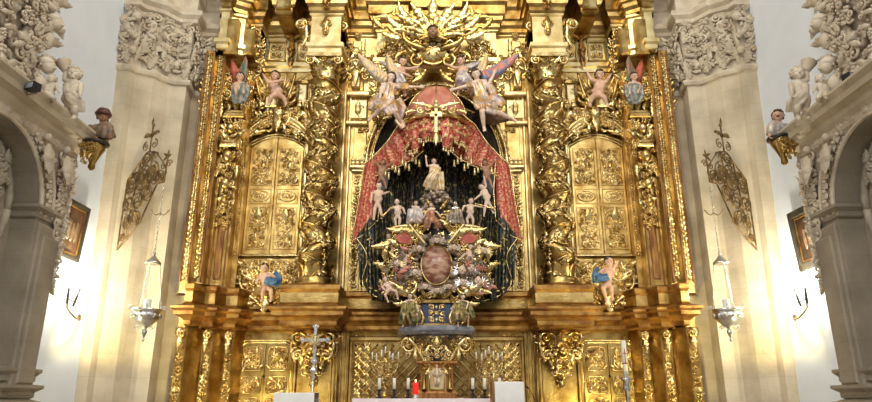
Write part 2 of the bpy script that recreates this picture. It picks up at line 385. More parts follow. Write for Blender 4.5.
# ================================================================ THE SETTING
def lean(x, z): return x * (1 + .006 * max(0, z))
def struct(o, label=None): return tag(o, label, None, None, 'structure')
mb = MB(); mb.box(-9, 9, -9, 13.2, -1.2, -1.0); struct(mb.build('floor', FLOORM))
mb = MB(); mb.box(-6.4, 6.4, 2.5, 13.2, 11, 11.3); struct(mb.build('ceiling', PLASTER))
mb = MB(); mb.box(-6.4, 6.4, 12.95, 13.2, -1, 11); struct(mb.build('wall_back', STONE))
for s_, nm in ((-1, 'left'), (1, 'right')):
    mb = MB()
    for ya, yb, zs in ((8.62, 10.5, (-1, 0, 3, 6, 9, 11)), (3.1, 8.62, (3.5, 6, 9, 11)), (-3, 3.1, (-1, 2, 5, 8, 11))):
        G = [[(s_ * lean(x, z), y, z) for z in zs] for x, y in ((6.2, ya), (5.6, ya), (5.6, yb), (6.2, yb))]
        b_ = mb.grid(G, smooth=False); k_ = len(zs); mb.faces([[b_, b_ + k_, b_ + 2 * k_, b_ + 3 * k_], [b_ + k_ - 1, b_ + 2 * k_ - 1, b_ + 3 * k_ - 1, b_ + 4 * k_ - 1]], False)
    struct(mb.build('wall_' + nm, PLASTER))

PIER = [(-5.62, 12.9), (-5.62, 10.30), (-5.40, 10.30), (-5.36, 10.42), (-5.14, 10.58), (-5.0, 10.84), (-4.94, 10.9), (-4.74, 10.92), (-4.80, 11.38), (-4.40, 11.42), (-4.40, 12.9)]
def pier_lean(mbx):
    for a in mbx.V:
        z = np.clip(a[:, 2], 0, None); wgt = np.clip((np.abs(a[:, 0]) - 4.6) / .9, 0, 1)
        a[:, 0] *= 1 + .006 * z * wgt
def make_pier():
    r = thing('stone_pier', 'x', 'pier', (0, 0, -1))
    mb = MB(); molding(mb, PIER, [(0, -1), (0, 5.72)]+[(-.02, 5.72), (-.02, -1)], closed=True); pier_lean(mb); mb.build('shaft', STONE, r)
    cap = MB(); molding(cap, PIER, [(-.02, 5.70), (.05, 5.72), (.07, 5.77), (.05, 5.82), (0, 5.84), (0, 7.02), (.06, 7.06), (.06, 7.14), (.13, 7.2), (.13, 7.3), (0, 7.32), (-.02, 7.3)], closed=True)
    segs = list(zip(PIER[1:-2], PIER[2:-1]))
    for (p, q) in segs:
        L = math.dist(p, q)
        if L < .1: continue
        M = segmap(p, q)
        k = max(1, round(L / .2))
        for i in range(k):
            u = (i + .5) * L / k; W_ = L / k
            for row, (z0, hh) in enumerate(((5.86, .34), (6.14, .36), (6.42, .32))):
                leaf(cap, (u + (.5 - row % 2) * W_ * .35, z0), PI / 2 + (rnd.random() - .5) * .4, hh * 1.15, W_ * .8, M, 0, 5, .5)
            for s_ in (-1, 1):
                N = moved(M, u, 6.84, 0) if s_ > 0 else flip(moved(flip(M), -u, 6.84, 0))
                curl(cap, (W_ * .24, 0), W_ * .27, PI, 1.3, -1, .028, N, lift=2)
    for (p, q) in segs:
        L = math.dist(p, q)
        if L > .15: mass(cap, [(0.02, 5.95), (L - .02, 5.95), (L - .02, 7.0), (.02, 7.0)], segmap(p, q), int(L * 110), .13, int(L * 100), .07, kinds='cllrb')
    # projecting corner volutes and small masks at the arrises
    for (x, y) in (PIER[2], PIER[5], PIER[6]):
        for z0, rr in ((6.8, .075), (6.1, .06), (6.4, .05)):
            cap.ball((x * 1.0 + .03, y - .06, z0), (rr, rr, rr * 1.25), 9, 7)
            cap.ball((x + .03, y - .12, z0 - .02), (rr * .35, rr * .5, rr * .4), 6, 5)
    pier_lean(cap); cap.build('capital', STONEC, r)
    en = MB(); molding(en, PIER, [(0, 7.3), (.03, 7.32), (.03, 7.62), (.08, 7.66), (.08, 7.8), (.02, 7.84), (.02, 8.35), (.12, 8.4), (.15, 8.55), (.32, 8.62), (.32, 8.8), (.42, 8.92), (.42, 9.05), (-.02, 9.05), (-.02, 7.3)], closed=True)
    for (p, q) in segs:
        L = math.dist(p, q)
        if L > .15: rinceau(en, (0.02, 8.1), (L - .02, 8.1), .36, segmap(p, q), th=.025)
    pier_lean(en); en.build('entablature', STONEC, r)
    return r
pl = make_pier(); tag(pl, 'pale stone pier with carved capital between white wall and altarpiece on the left', kind='structure')
pr_ = mirror(pl, 'pale stone pier with carved capital between white wall and altarpiece on the right')
for o in (pl, pr_): del o['category']

# ---------------------------------------------------------------- side chapel archways in the side walls
def make_archway():
    r = thing('stone_archway', 'tall grey stone chapel arch carved with reliefs, set in the left side wall', 'archway', (-5.6, 7.4, -1))
    X = -5.30; M = segmap((X, 3.0), (X, 10.0))     # u = y - 3, w towards the middle of the church
    Yc, R, Zs = 7.15, .94, 2.37; y0, y1 = 3.2, 8.66
    NB = MB(); NB.box(-5.72, -5.62, Yc - R - .4, Yc + R + .4, -1, 3.9); 
    N2 = segmap((-5.62, 3.0), (-5.62, 10.0))
    NB.bbox(Yc - 3 - .8, Yc - 3 + .8, .9, 2.1, 0, .06, N2, .05); NB.bbox(Yc - 3 - .8, Yc - 3 + .8, -.8, .6, 0, .06, N2, .05)
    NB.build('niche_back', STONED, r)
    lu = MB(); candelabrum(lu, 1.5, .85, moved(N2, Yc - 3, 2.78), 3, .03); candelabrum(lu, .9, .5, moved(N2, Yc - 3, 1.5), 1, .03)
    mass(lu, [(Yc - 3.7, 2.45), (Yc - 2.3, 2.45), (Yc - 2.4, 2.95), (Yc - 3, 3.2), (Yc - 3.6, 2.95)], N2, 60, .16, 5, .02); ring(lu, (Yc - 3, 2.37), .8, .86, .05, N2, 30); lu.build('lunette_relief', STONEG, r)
    fr = MB()                                      # wall slab with arched opening
    th = np.linspace(0, PI, 25); arc = [(Yc - 3 + R * math.cos(a), Zs + R * math.sin(a)) for a in th]
    T = 3.62
    for i in range(24):
        (a, b), (c, d) = arc[i], arc[i + 1]
        P = M(np.array([(a, b, 0), (a, T, 0), (c, T, 0), (c, d, 0), (a, b, -.4), (c, d, -.4)], float)); q = fr.verts(P)
        fr.faces([[q, q + 1, q + 2, q + 3], [q, q + 3, q + 5, q + 4]], False)
    fr.box(Yc + R - 3, y1 - 3, -1, T, -.4, 0, M); fr.box(y0 - 3, Yc - R - 3, -1, T, -.4, 0, M)
    fr.bbox(Yc + R - 3 + .05, y1 - 3 - .04, .05, 2.25, 0, .05, M, .02); fr.bbox(Yc + R - 3 + .12, y1 - 3 - .1, .2, 2.1, .05, .09, M, .02)
    for y_ in (3.3, 5.9): fr.bbox(y_ - 3, y_ - 3 + .2, .05, 2.25, 0, .05, M, .02)
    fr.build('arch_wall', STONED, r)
    # impost moulding, jamb pilasters, base mouldings
    im = MB()
    for a, b in ((Yc + R, y1),):
        plan = [(-5.6, a - .02 - .02), (X, a - .02), (X, b), (-5.6, b)]
        plan = [(-5.9, a - .02), (X, a - .02), (X, b), (-5.6, b)]
        pr = lambda z, k=1: [(0, z), (.03 * k, z + .02), (.03 * k, z + .08), (.09 * k, z + .13), (.09 * k, z + .17), (0, z + .18)]
        mbp = [(p[0], p[1]) for p in plan][::-1]
        molding(im, plan, pr(2.3))
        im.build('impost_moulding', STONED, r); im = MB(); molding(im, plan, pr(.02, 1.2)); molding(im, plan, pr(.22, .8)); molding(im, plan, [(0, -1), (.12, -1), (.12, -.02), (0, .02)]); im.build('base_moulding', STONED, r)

    ar = MB()                                      # carved archivolt
    for rr, tt in ((R + .03, .03), (R + .3, .03)):
        t = np.linspace(-.02, PI, 40); ar.tube(np.stack([Yc - 3 + rr * np.cos(t), Zs + rr * np.sin(t), 0 * t + .02], 1), tt, 6, M)
    for i in range(44):
        a = PI * (i + .5) / 44; rosette(ar, (Yc - 3 + (R + .1) * math.cos(a), Zs + (R + .1) * math.sin(a)), .035, M, 4)
    for i in range(26):
        a = PI * (i + .5) / 26; c = (Yc - 3 + (R + .2) * math.cos(a), Zs + (R + .2) * math.sin(a))
        leaf(ar, c, a + 1.2, .14, .09, M, .9, 3, .6); leaf(ar, c, a - 1.9, .12, .08, M, -.9, 3, .6); ar.ball((c[0], c[1], .03), (.035,) * 3, 6, 5, M)
    ar.build('archivolt', STONEC, r)
    # carved candelabra strip on the pilaster beside the white wall
    cs = MB(); 
    for z in (2.62, 2.95, 3.25): candelabrum(cs, .3, .3, moved(M, y1 - 3 - .16, z - .05), 1, .022)
    # free-standing baluster and console column on the wall side
    for (z0, z1) in ((1.5, 2.9),):
        prof = [(.03, z0 - .12), (.07, z0), (.1, z0 + .08), (.06, z0 + .16), (.11, z0 + .45), (.07, z0 + .75), (.05, z0 + .8), (.1, z0 + 1.05), (.06, z0 + 1.15), (.1, z1)]
        cs.lathe([(a_ * .65, b_) for a_, b_ in prof], (X + .02, y1 - .08, 0), 12, lobes=6, lob=.12)
    for k_, (a_, b_) in enumerate((((X, y1 + .0), (X + .12, y1 - .06)), ((X - .2, y1 + .03), (X, y1 + .0)))):
        mass(cs, [(0, 1.5), (.14, 1.5), (.14, 2.95), (0, 2.95)], segmap(a_, b_), 70, .12, 60 + k_, .01)
    mass(cs, [(y1 - 3 - .2, 2.3), (y1 - 3 + .02, 1.4), (y1 - 3 + .02, 3.3), (y1 - 3 - .3, 3.3)], M, 90, .13, 70, .03)
    acanthus_cup(cs, X + .02, y1 - .06, 2.85, 3.1, .08, .14, 8, W=.08)
    cs.build('candelabra_carving', STONEC, r)
    # cornice
    co = MB(); plan = [(X, 3.2), (X, y1), (-5.62, y1)]
    prof = [(0, T - .3), (.04, T - .26), (.04, T - .18), (.10, T - .12), (.12, T - .06), (.22, T - .02), (.24, T + .05), (.30, T + .11), (.30, T + .14), (0, T + .16)]
    molding(co, plan, prof); co.build('cornice', STONE, r)
    br = MB()
    for y in (7.9, 8.35):
        N = segmap((X, y), (X, y + 1)); leaf(br, (0, T - .35), -PI / 2, .42, .22, moved(N, 0, 0, 0, 1, .1), 0, 4, .6)
        for z, rr in ((T - .25, .06), (T - .42, .05), (T - .56, .04)): br.ball((X + .08, y, z), (rr, rr * .8, rr), 8, 6)
        br.build('cornice_bracket', STONEC, r); br = MB()
    for k in range(10):
        y = 6.1 + k * .26; leaf(br, (y - 3, T - .12), -PI / 2, .16, .16, M, 0, 3, .5); br.build('cornice_leaf', STONEC, r); br = MB()
    # sculpted pediment group above the cornice
    pg = MB(); z0 = T + .16; Xp = -5.25; N = segmap((Xp - .15, 3.0), (Xp - .15, 10.0))
    rng = random.Random(5)
    pg.poly([(3.2, z0), (4.6, z0), (4.58, z0 + .5), (4.55, z0 + 1.2), (4.5, z0 + 2.1), (4.45, z0 + 3.0), (4.4, z0 + 3.8), (3.2, z0 + 3.8)], -.3, 0, segmap((Xp - .18, 3.0), (Xp - .18, 10.0)))
    for k in range(110):
        v = z0 + .25 + 3.5 * rng.random(); edge = 4.66 - .03 * (v - z0); u = edge - .8 * rng.random() ** 1.6
        rr = .07 + .06 * rng.random(); q = rng.random()
        if q < .4: curl(pg, (u, v), rr * 1.25, rng.random() * 6, 1.3, rng.choice((-1, 1)), rr * .42, N, lift=1.4)
        elif q < .8: leaf(pg, (u, v), rng.random() * 6.3, rr * 3.2, rr * 1.7, N, rng.uniform(-1.6, 1.6), 3, .8)
        else:
            pg.ball((u, v, rr * .6), (rr * .6, rr * .7, rr * .6), 9, 7, N); rosette(pg, (u + .02, v - rr), rr, N, 5)
    for (u, v) in ((4.62, z0 + .5), (4.6, z0 + 1.15), (4.62, z0 + 1.8), (4.5, z0 + 2.4)):   # cherub heads and folded wings on the outline
        pg.ball((u, v, .18), (.09, .11, .09), 10, 8, N); pg.ball((u - .02, v + .05, .15), (.1, .08, .11), 9, 7, N); pg.ball((u + .01, v - .02, .27), (.02, .025, .025), 6, 5, N)
        for sg in (-1, 1): leaf(pg, (u + sg * .06, v - .12), PI / 2 - sg * 1.9, .34, .17, N, sg * .8, 4, .7)
        pg.ball((u, v - .26, .1), (.1, .15, .09), 9, 7, N)
    mass(pg, [(3.5, z0), (4.66, z0), (4.62, z0 + 1.5), (4.55, z0 + 3.6), (3.5, z0 + 3.6)], N, 260, .15, 31, .12, kinds='cllrb')
    pg.build('pediment_sculpture', STONEC, r)
    return r
al = make_archway()
arr = mirror(al, 'tall grey stone chapel arch carved with reliefs, set in the right side wall')

# ================================================================ THE GILDED ALTARPIECE
alt = thing('altarpiece', 'towering gilded wooden altarpiece with ledges, pilasters and carved friezes filling the end wall', 'altarpiece', (0, 12, -1))
MP = [(-4.52, 11.5), (-4.52, 11.12), (-4.38, 11.12), (-4.38, 11.24), (-4.18, 11.24), (-4.18, 11.48), (-3.84, 11.48), (-3.84, 11.74), (-3.74, 11.74), (-3.74, 12.0), (-2.62, 12.0), (-2.62, 11.86), (-1.84, 11.86), (-1.84, 12.0), (-1.42, 12.0)]
mb = MB(); molding(mb, MP, [(0, 1.8), (0, 6.6), (-.3, 6.6), (-.3, 1.8)]); MAINL = mb.build('main_wall_panel', GOLD, alt); mirror_part(MAINL)
# centre bay round the arched niche
mb = MB(); T_, NR, NZ, NH = 8.3, 1.30, 4.45, 1.72; pts = [(-NR, 1.9)] + [(-NR * math.cos(a), NZ + NH * math.sin(a)) for a in np.linspace(0, PI, 29)] + [(NR, 1.9)]
for (a, b), (c, d) in zip(pts[:-1], pts[1:]):
    if abs(a - c) < 1e-6: continue
    q = mb.verts([(a, 12, b), (a, 12, 6.7), (c, 12, 6.7), (c, 12, d), (a, 12.5, b), (c, 12.5, d)]); mb.faces([[q, q + 1, q + 2, q + 3], [q, q + 3, q + 5, q + 4]], False)
for s_ in (-1, 1):
    mb.box(s_ * NR, s_ * 1.44, 12.0, 12.5, 1.8, 6.7)
mb.build('niche_surround', GOLD, alt)
mb = MB(); mb.box(-1.6, 1.6, 12.5, 12.6, 1.6, 6.7); mb.build('niche_back', DARK, alt)

E1 = full([(-4.30, 11.6), (-4.30, 11.02), (-4.24, 11.02), (-4.12, 11.28), (-3.94, 11.28), (-3.82, 11.52), (-3.62, 11.52), (-3.5, 11.9), (-2.68, 11.9), (-2.68, 11.12), (-1.76, 11.12), (-1.76, 11.9)])
LB = full([(-4.46, 11.6), (-4.46, 11.12), (-4.28, 11.12), (-4.12, 11.42), (-3.93, 11.42), (-3.8, 11.66), (-3.64, 11.66), (-3.54, 12.0), (-2.62, 12.0), (-2.62, 11.88), (-1.8, 11.88), (-1.8, 12.0), (-1.62, 12.0), (-1.62, 12.1)])
mb = MB(); molding(mb, LB, [(0, -1), (0, 1.45), (-.2, 1.45), (-.2, -1)]); mb.build('lower_wall_panel', GOLD, alt)
mb = MB(); molding(mb, E1, [(-.2, 1.22), (0, 1.22), (.03, 1.25), (.03, 1.31), (.08, 1.36), (.16, 1.40), (.16, 1.46), (.21, 1.50), (.21, 1.54), (.08, 1.58), (.03, 1.62), (.03, 1.82), (.07, 1.86), (.07, 1.93), (.02, 1.96), (-.4, 1.96)])

for q in (-1, 1):
    for (a, b, y) in ((-2.66, -1.78, 11.2), (-4.27, -3.6, 11.6), (-4.27, -4.13, 11.3)): mb.box(min(q * -a, q * -b), max(q * -a, q * -b), y, 12.05, 1.2, 1.95)
mb.build('lower_ledge', [GOLDD], alt)
mb = MB(); molding(mb, E1, [(.0, 1.60), (.045, 1.63), (.045, 1.80), (.0, 1.83)])
mb.build('ledge_frieze', GOLD, alt)

def bev_strip(mb, M, u0, u1, v0, v1, w=.03): mb.bbox(u0, u1, v0, v1, 0, w, M, min(.02, (u1 - u0) * .3))
# --- outer pilasters of the main tier (left half, mirrored)
def maintier():
    out = []
    A = plane(-4.54, 11.12); B = plane(-4.38, 11.24); C = plane(-4.18, 11.48); D = plane(-3.84, 11.74)
    mb = MB(); bev_strip(mb, A, .0, .04, 2, 6.6); bev_strip(mb, A, .14, .18, 2, 6.6); bev_strip(mb, B, .15, .19, 2, 6.5, .04); mb.build('edge_moulding', WOOD, alt)
    out.append(alt.children[-1] if False else bpy.data.objects['edge_moulding'])
    for i, (M, u, ww) in enumerate(((A, .09, .07), (B, .09, .08))):
        mb = MB(); z = 2.02
        while z < 6.5:
            leaf(mb, (u, z), PI / 2 + .5, .13, ww, M, -.9, 2, .7); leaf(mb, (u, z + .05), PI / 2 - .6, .12, ww, M, .9, 2, .7); mb.ball((u, z + .02, .02), (.02,) * 3, 6, 4, M); z += .1
        out.append(mb.build('beaded_strip', GOLDB, alt))
    mb = MB(); bev_strip(mb, C, .03, .06, 2, 6.4); bev_strip(mb, C, .28, .31, 2, 6.4); mb.bbox(.1, .24, 2.1, 6.2, 0, .02, C, .015); out.append(mb.build('plain_pilaster', WOOD, alt))
    mb = MB(); beads(mb, (.05, 2.6), (.05, 5.0), .03, D, 1.9); beads(mb, (.0, 2.6), (.0, 5.0), .016, D, 2.0); out.append(mb.build('bead_moulding', GOLDB, alt))
    # estipite with busts hanging on the plain pilaster
    mb = MB(); E = plane(-3.98, 11.44)
    drop(mb, 0, 3.0, 4.35, .26, E); mb.ball((0, 4.45, .12), (.11, .14, .12), 10, 8, E); mb.bbox(-.16, .16, 4.62, 4.7, 0, .2, E); mb.bbox(-.12, .12, 4.7, 4.78, 0, .16, E)
    for s_ in (-1, 1): curl(mb, (.11, 5.0), .1, PI / 2, 1.3, -1, .03, E if s_ > 0 else flip(E)); leaf(mb, (s_ * .05, 4.8), PI / 2 - s_ * .5, .34, .16, E, -s_ * .8, 4, .7); leaf(mb, (s_ * .04, 4.4), -PI / 2 + s_ * .7, .4, .18, E, -s_ * .7, 4, .7)
    mb.ball((0, 5.02, .12), (.09, .12, .1), 9, 7, E); mb.ball((0, 3.9, .1), (.1, .13, .1), 9, 7, E); mb.ball((0, 3.55, .08), (.08, .11, .08), 9, 7, E)
    for z in (3.75, 4.2): rosette(mb, (0, z), .1, E)
    mass(mb, [(-.16, 3.1), (.16, 3.1), (.2, 4.5), (.22, 5.3), (-.2, 5.3), (-.2, 4.5)], moved(E, 0, 0, 0, 1, .02), 90, .12, 9, .07)
    mass(mb, [(-.3, 5.5), (.3, 5.5), (.36, 6.3), (-.36, 6.3)], moved(E, 0, 0, 0, 1, .0), 60, .14, 19, .07)
    out.append(mb.build('hanging_carving', GOLDB, alt))
    mb = MB(); F = plane(-4.05, 11.46)      # scroll capitals of the outer pilasters
    mb.bbox(-.18, .3, 5.25, 5.36, 0, .16, F); mb.bbox(-.14, .26, 5.36, 5.44, 0, .1, F)
    for u in (-.05, .1, .25): leaf(mb, (u - .02, 5.42), PI / 2, .36, .2, F, 0, 4, .6)
    mb.bbox(-.2, .3, 5.85, 5.93, 0, .14, F); drop(mb, -.3, 5.5, 6.4, .24, moved(F, 0, 0, 0, 1, .1))
    out.append(mb.build('pilaster_capital', GOLD, alt))
    # plain pilasters flanking the twisted column
    mb = MB(); P = plane(-2.23, 11.86); 
    for u in (-.39, .33): bev_strip(mb, P, u, u + .06, 2.0, 6.1, .04)
    Q = plane(-1.84, 12.0); bev_strip(mb, Q, .03, .09, 2.0, 6.2, .05); bev_strip(mb, Q, .14, .16, 2, 6.2, .03); bev_strip(mb, Q, .33, .36, 2, 4.45, .03)
    out.append(mb.build('back_pilaster', GOLDP, alt))
    mb = MB(); rinceau(mb, (.25, 2.0), (.25, 4.3), .15, Q, step=.11); drop(mb, .25, 2.0, 4.3, .17, moved(Q, 0, 0, 0, 1, .02)); out.append(mb.build('carved_strip', GOLDB, alt))
    mb = MB(); mb.bbox(.1, .44, 4.4, 4.47, 0, .16, Q); mb.bbox(.14, .4, 4.34, 4.4, 0, .1, Q)
    for u in (.16, .25, .34): leaf(mb, (u, 4.46), PI / 2, .22, .13, Q, 0, 3, .8)
    out.append(mb.build('strip_capital', GOLDP, alt)); mb = MB()
    for z in (5.75, ): 
        mb.bbox(.02, .42, 5.5, 5.95, 0, .06, Q, .03); leaf(mb, (.26, 5.55), PI / 2 + .4, .36, .16, moved(Q, 0, 0, 0, 1, .05), -.8, 3, .6); curl(mb, (.26, 5.75), .08, 0, 1.3, 1, .02, moved(Q, 0, 0, 0, 1, .05))
    mb.bbox(-.02, .46, 6.0, 6.1, 0, .14, Q); mb.bbox(-.02, .44, 5.36, 5.44, 0, .12, Q)
    out.append(mb.build('wall_tablet', GOLDP, alt))
    # field behind the seated putto, plate panels and corner scrolls
    mb = MB(); R = plane(-3.18, 12.0)
    for (u0, u1) in ((-.52, -.28), (.3, .5)): mb.bbox(u0, u1, 5.75, 6.3, 0, .07, R, .03); out.append(mb.build('attic_panel', GOLDP, alt)); mb = MB()
    mb.bbox(-.52, .52, 6.32, 6.4, 0, .1, R, .03); mb.bbox(-.28, .3, 5.42, 5.75, 0, .05, R)
    out.append(mb.build('attic_panel', GOLDP, alt))
    return out
for o in maintier(): mirror_part(o)

# --- pediment scrolls over the carved doors
def pediment():
    mb = MB(); R = plane(-3.2, 11.95)
    for s_ in (-1, 1):
        N = R if s_ > 0 else flip(R)
        t = np.linspace(0, 1, 14); 
        for off, th in ((0, .055), (.11, .04), (.2, .03)):
            mb.tube(np.stack([.1 + .5 * t, 5.55 - .06 - .34 * t ** 1.7 - off * .8, .14 + 0 * t], 1), th, 6, N)
        curl(mb, (.2, 5.32), .14, PI / 2, 1.5, -1, .045, N, lift=1.6); curl(mb, (.5, 5.26), .12, PI, 1.5, 1, .04, N, lift=1.6)
        for (u, v, a, b) in ((.1, 5.4, 1.2, -1.2), (.3, 5.5, .6, -1.2), (.45, 5.4, .3, -1.5), (.5, 5.3, -1.2, .9), (.25, 5.2, -.6, 1.0), (.52, 5.6, 1.2, .9), (.42, 5.62, 1.9, -1)):
            leaf(mb, (u, v), a, .28, .15, moved(N, 0, 0, 0, 1, .12), b, 3, .7)
    leaf(mb, (0, 5.62), -PI / 2, .5, .26, moved(R, 0, 0, 0, 1, .16), 0, 5, .5); leaf(mb, (0, 5.4), PI / 2, .3, .3, moved(R, 0, 0, 0, 1, .16), 0, 5, .5)
    for s_ in (-1, 1): leaf(mb, (0, 5.5), PI / 2 - s_ * .9, .32, .16, moved(R, 0, 0, 0, 1, .16), -s_ * 1.2, 4, .6)
    mass(mb, pxpoly([(240, 122), (248, 108), (262, 102), (268, 112), (280, 112), (286, 102), (298, 108), (302, 122), (300, 138), (286, 132), (270, 130), (254, 132), (243, 138)], 11.9), plane(0, 11.9), 90, .13, 5, .1)
    return mb.build('broken_pediment', GOLDB, alt)
mirror_part(pediment())

# --- upper entablature
E2h = [(-4.30, 11.6), (-4.30, 11.04), (-4.14, 11.04), (-4.14, 11.2), (-3.9, 11.3), (-3.9, 11.62), (-3.66, 11.62), (-3.66, 12.0), (-2.53, 12.0), (-2.53, 11.2), (-1.93, 11.2), (-1.93, 12.0), (-1.25, 12.0), (-1.25, 11.8), (-.72, 11.8), (-.72, 12)]
E2 = full(E2h)
mb = MB(); molding(mb, E2, [(-.3, 6.58), (.0, 6.58), (.03, 6.6), (.03, 6.68), (.07, 6.72), (.07, 6.8), (0, 6.84), (0, 7.42), (.04, 7.45), (.04, 7.5), (-.3, 7.5)]); 
for q in (-1, 1):
    for (a, b, y) in ((-2.53, -1.93, 11.25), (-1.25, -.72, 11.85), (-4.26, -3.66, 11.65), (-4.26, -4.0, 11.3)): mb.box(min(q * -a, q * -b), max(q * -a, q * -b), y, 12.05, 6.565, 7.5)
mb.build('upper_frieze', GOLDP, alt)
E3 = full([(-4.28, 11.6), (-4.28, 11.0), (-4.14, 11.0), (-4.14, 11.15), (-3.9, 11.3), (-3.9, 11.6), (-3.66, 11.6), (-3.66, 11.95), (-3.25, 11.95), (-3.25, 11.2), (-2.95, 11.2), (-2.95, 11.95), (-2.56, 11.95), (-2.56, 11.15), (-1.9, 11.15), (-1.9, 11.95), (-1.3, 11.95), (-1.3, 11.75), (-.74, 11.75), (-.74, 11.95)])
mb = MB(); molding(mb, E3, [(-.3, 7.48), (0, 7.48), (.03, 7.52), (.03, 7.6), (.08, 7.66), (.1, 7.74), (.14, 7.78), (.14, 7.98), (.2, 8.04), (.2, 8.1), (.05, 8.14), (.05, 9.2), (-.3, 9.2)])

for q in (-1, 1):
    for (a, b, y) in ((-2.56, -1.9, 11.2), (-3.25, -2.95, 11.25), (-1.3, -.74, 11.8), (-4.26, -3.66, 11.65), (-4.26, -4.0, 11.3)): mb.box(min(q * -a, q * -b), max(q * -a, q * -b), y, 12.05, 7.465, 9.1)
mb.build('upper_cornice', GOLD, alt)
mb = MB(); 
for u0 in (-3.25,):
    mb.bbox(0, .3, 7.56, 8.0, 0, .1, plane(-3.25, 11.18), .03)
o = mb.build('cornice_block', GOLDB, alt); mirror_part(o)

def frieze_bits():
    out = []
    R = plane(-3.1, 12.0)
    mb = MB()
    for u in (-.3, .32):
        for a, b, c, d in ((u - .2, u + .2, 6.86, 6.9), (u - .2, u + .2, 7.3, 7.34), (u - .2, u - .16, 6.86, 7.34), (u + .16, u + .2, 6.86, 7.34)): mb.bbox(a, b, c, d, 0, .05, R, .01)
        candelabrum(mb, .3, .36, moved(R, u, 7.1), 2, .016)
    o = mb.build('frieze_relief', GOLDB, alt); out.append(o)
    mb = MB(); N = moved(R, .02, 0, 0, 1, .05)
    leaf(mb, (0, 7.35), -PI / 2, .5, .2, N, 0, 4, .6); rosette(mb, (0, 7.42), .12, N); mb.ball((0, 7.05, .06), (.07, .09, .08), 8, 6, N); leaf(mb, (0, 7.0), -PI / 2, .35, .16, N, 0, 3, .6)
    for s_ in (-1, 1): leaf(mb, (0, 7.4), PI / 2 - s_ * 1.5, .22, .12, N, s_ * .9, 3, .6)
    out.append(mb.build('keystone_carving', GOLDD, alt))
    # volutes either side of the frieze blocks
    mb = MB()
    for (px, py, Y, r_, h_) in ((256, 34, 11.6, .15, 1), (301, 25, 11.25, .13, -1), (343, 27, 11.4, .13, 1), (228, 95, 11.3, .12, 1)):
        c = at(px, py, Y); N = plane(c[0], c[1], c[2]); curl(mb, (0, 0), r_, PI / 2, 1.9, h_, .045, N, lift=1.3); t = np.linspace(0, 1, 8)
        mb.tube(np.stack([h_ * -.02 * t - h_ * r_ * .9, -.5 * t, .03 - .02 * t], 1), .05 * (1 - .5 * t), 6, N); mb.box(-.07, .07, -.07, .07, -.45, .02, N)
        leaf(mb, (-h_ * r_, -.1), -PI / 2, .4, .16, N, h_ * .3, 4, .5)
        out.append(mb.build('side_volute', GOLDB, alt)); mb = MB()
    # carved cartouche on the block above the column
    mb = MB(); K = plane(-2.23, 11.17); leaf(mb, (0, 7.42), -PI / 2, .36, .17, K, 0, 4, .5)
    for s_ in (-1, 1): curl(mb, (.06, 7.25), .06, PI / 2, 1.3, -1, .018, K if s_ > 0 else flip(K)); leaf(mb, (0, 7.02), PI / 2 + s_ * .5, .2, .1, K, -s_ * .9, 3, .5)
    mb.ball((0, 7.05, .03), (.06, .07, .05), 8, 6, K); rosette(mb, (0, 7.58), .1, moved(K, 0, 0, 0, 1, .16)); leaf(mb, (0, 7.9), -PI / 2, .36, .2, moved(K, 0, 0, 0, 1, .2), 0, 4, .5)
    out.append(mb.build('block_cartouche', GOLD, alt))
    # gold blocks and leafy drops of the outer wing
    mb = MB(); W_ = plane(-4.1, 11.25)
    mb.bbox(-.1, .14, 6.5, 7.3, 0, .22, W_, .05); mb.bbox(.2, .42, 6.6, 7.2, -.3, .0, W_, .04)
    out.append(mb.build('wing_block', GOLD, alt))
    mb = MB(); drop(mb, .5, 6.3, 7.2, .2, moved(W_, 0, 0, 0, 1, -.25)); out.append(mb.build('wing_carving', GOLDB, alt)); mb = MB(); drop(mb, -.42, 5.3, 6.2, .3, W_); out.append(mb.build('wing_carving', GOLDB, alt))
    # centre: brackets, panels and leafwork beside the dome
    mb = MB(); C_ = plane(0, 12.0)
    for u in (-1.68, -.95):
        mb.bbox(u - .09, u + .09, 6.2, 6.56, 0, .12, C_); leaf(mb, (u, 6.8), -PI / 2, .6, .2, moved(C_, 0, 0, 0, 1, .13), 0, 4, .5); mb.bbox(u - .1, u + .1, 7.0, 7.3, 0, .1, C_, .02)
        rosette(mb, (u, 7.45), .09, moved(C_, 0, 0, 0, 1, .06))
    for (a, b, c, d) in ((-1.54, -1.2, 6.05, 6.4), (-1.54, -1.15, 6.5, 6.56), (-1.85, -1.45, 6.05, 6.12), (-1.54, -1.2, 6.9, 7.38)): mb.bbox(a, b, c, d, 0, .07, C_, .03)
    out.append(mb.build('centre_panel', GOLDP, alt))
    mb = MB()
    t = np.linspace(-.05, .5, 40) * PI
    for th, off in ((.035, .0), (.05, .12)):
        mb.tube(np.stack([-(NR + off) * np.cos(t), NZ + (NH + off) * np.sin(t), 0 * t + .04], 1), th, 6, C_)
    for a in np.linspace(-.02, .5, 24) * PI:
        u, v = -(NR + .06) * math.cos(a), NZ + (NH + .06) * math.sin(a)
        leaf(mb, (u, v), PI - a + .9, .22, .13, C_, .9, 3, .7); leaf(mb, (u, v), PI - a - .7, .24, .13, C_, -.9, 3, .7)
    out.append(mb.build('niche_border', GOLDB, alt))
    mb = MB(); rng = random.Random(3)
    for (u, v, W_, H_) in ((-1.75, 7.1, .36, .5), (-1.5, 5.4, .25, .5), (-1.2, 6.75, .5, .24), (-1.0, 7.15, .3, .5)):
        candelabrum(mb, W_, H_, moved(C_, u, v), 1 if H_ < .3 else 2, .018); out.append(mb.build('scroll_relief', GOLD, alt)); mb = MB()
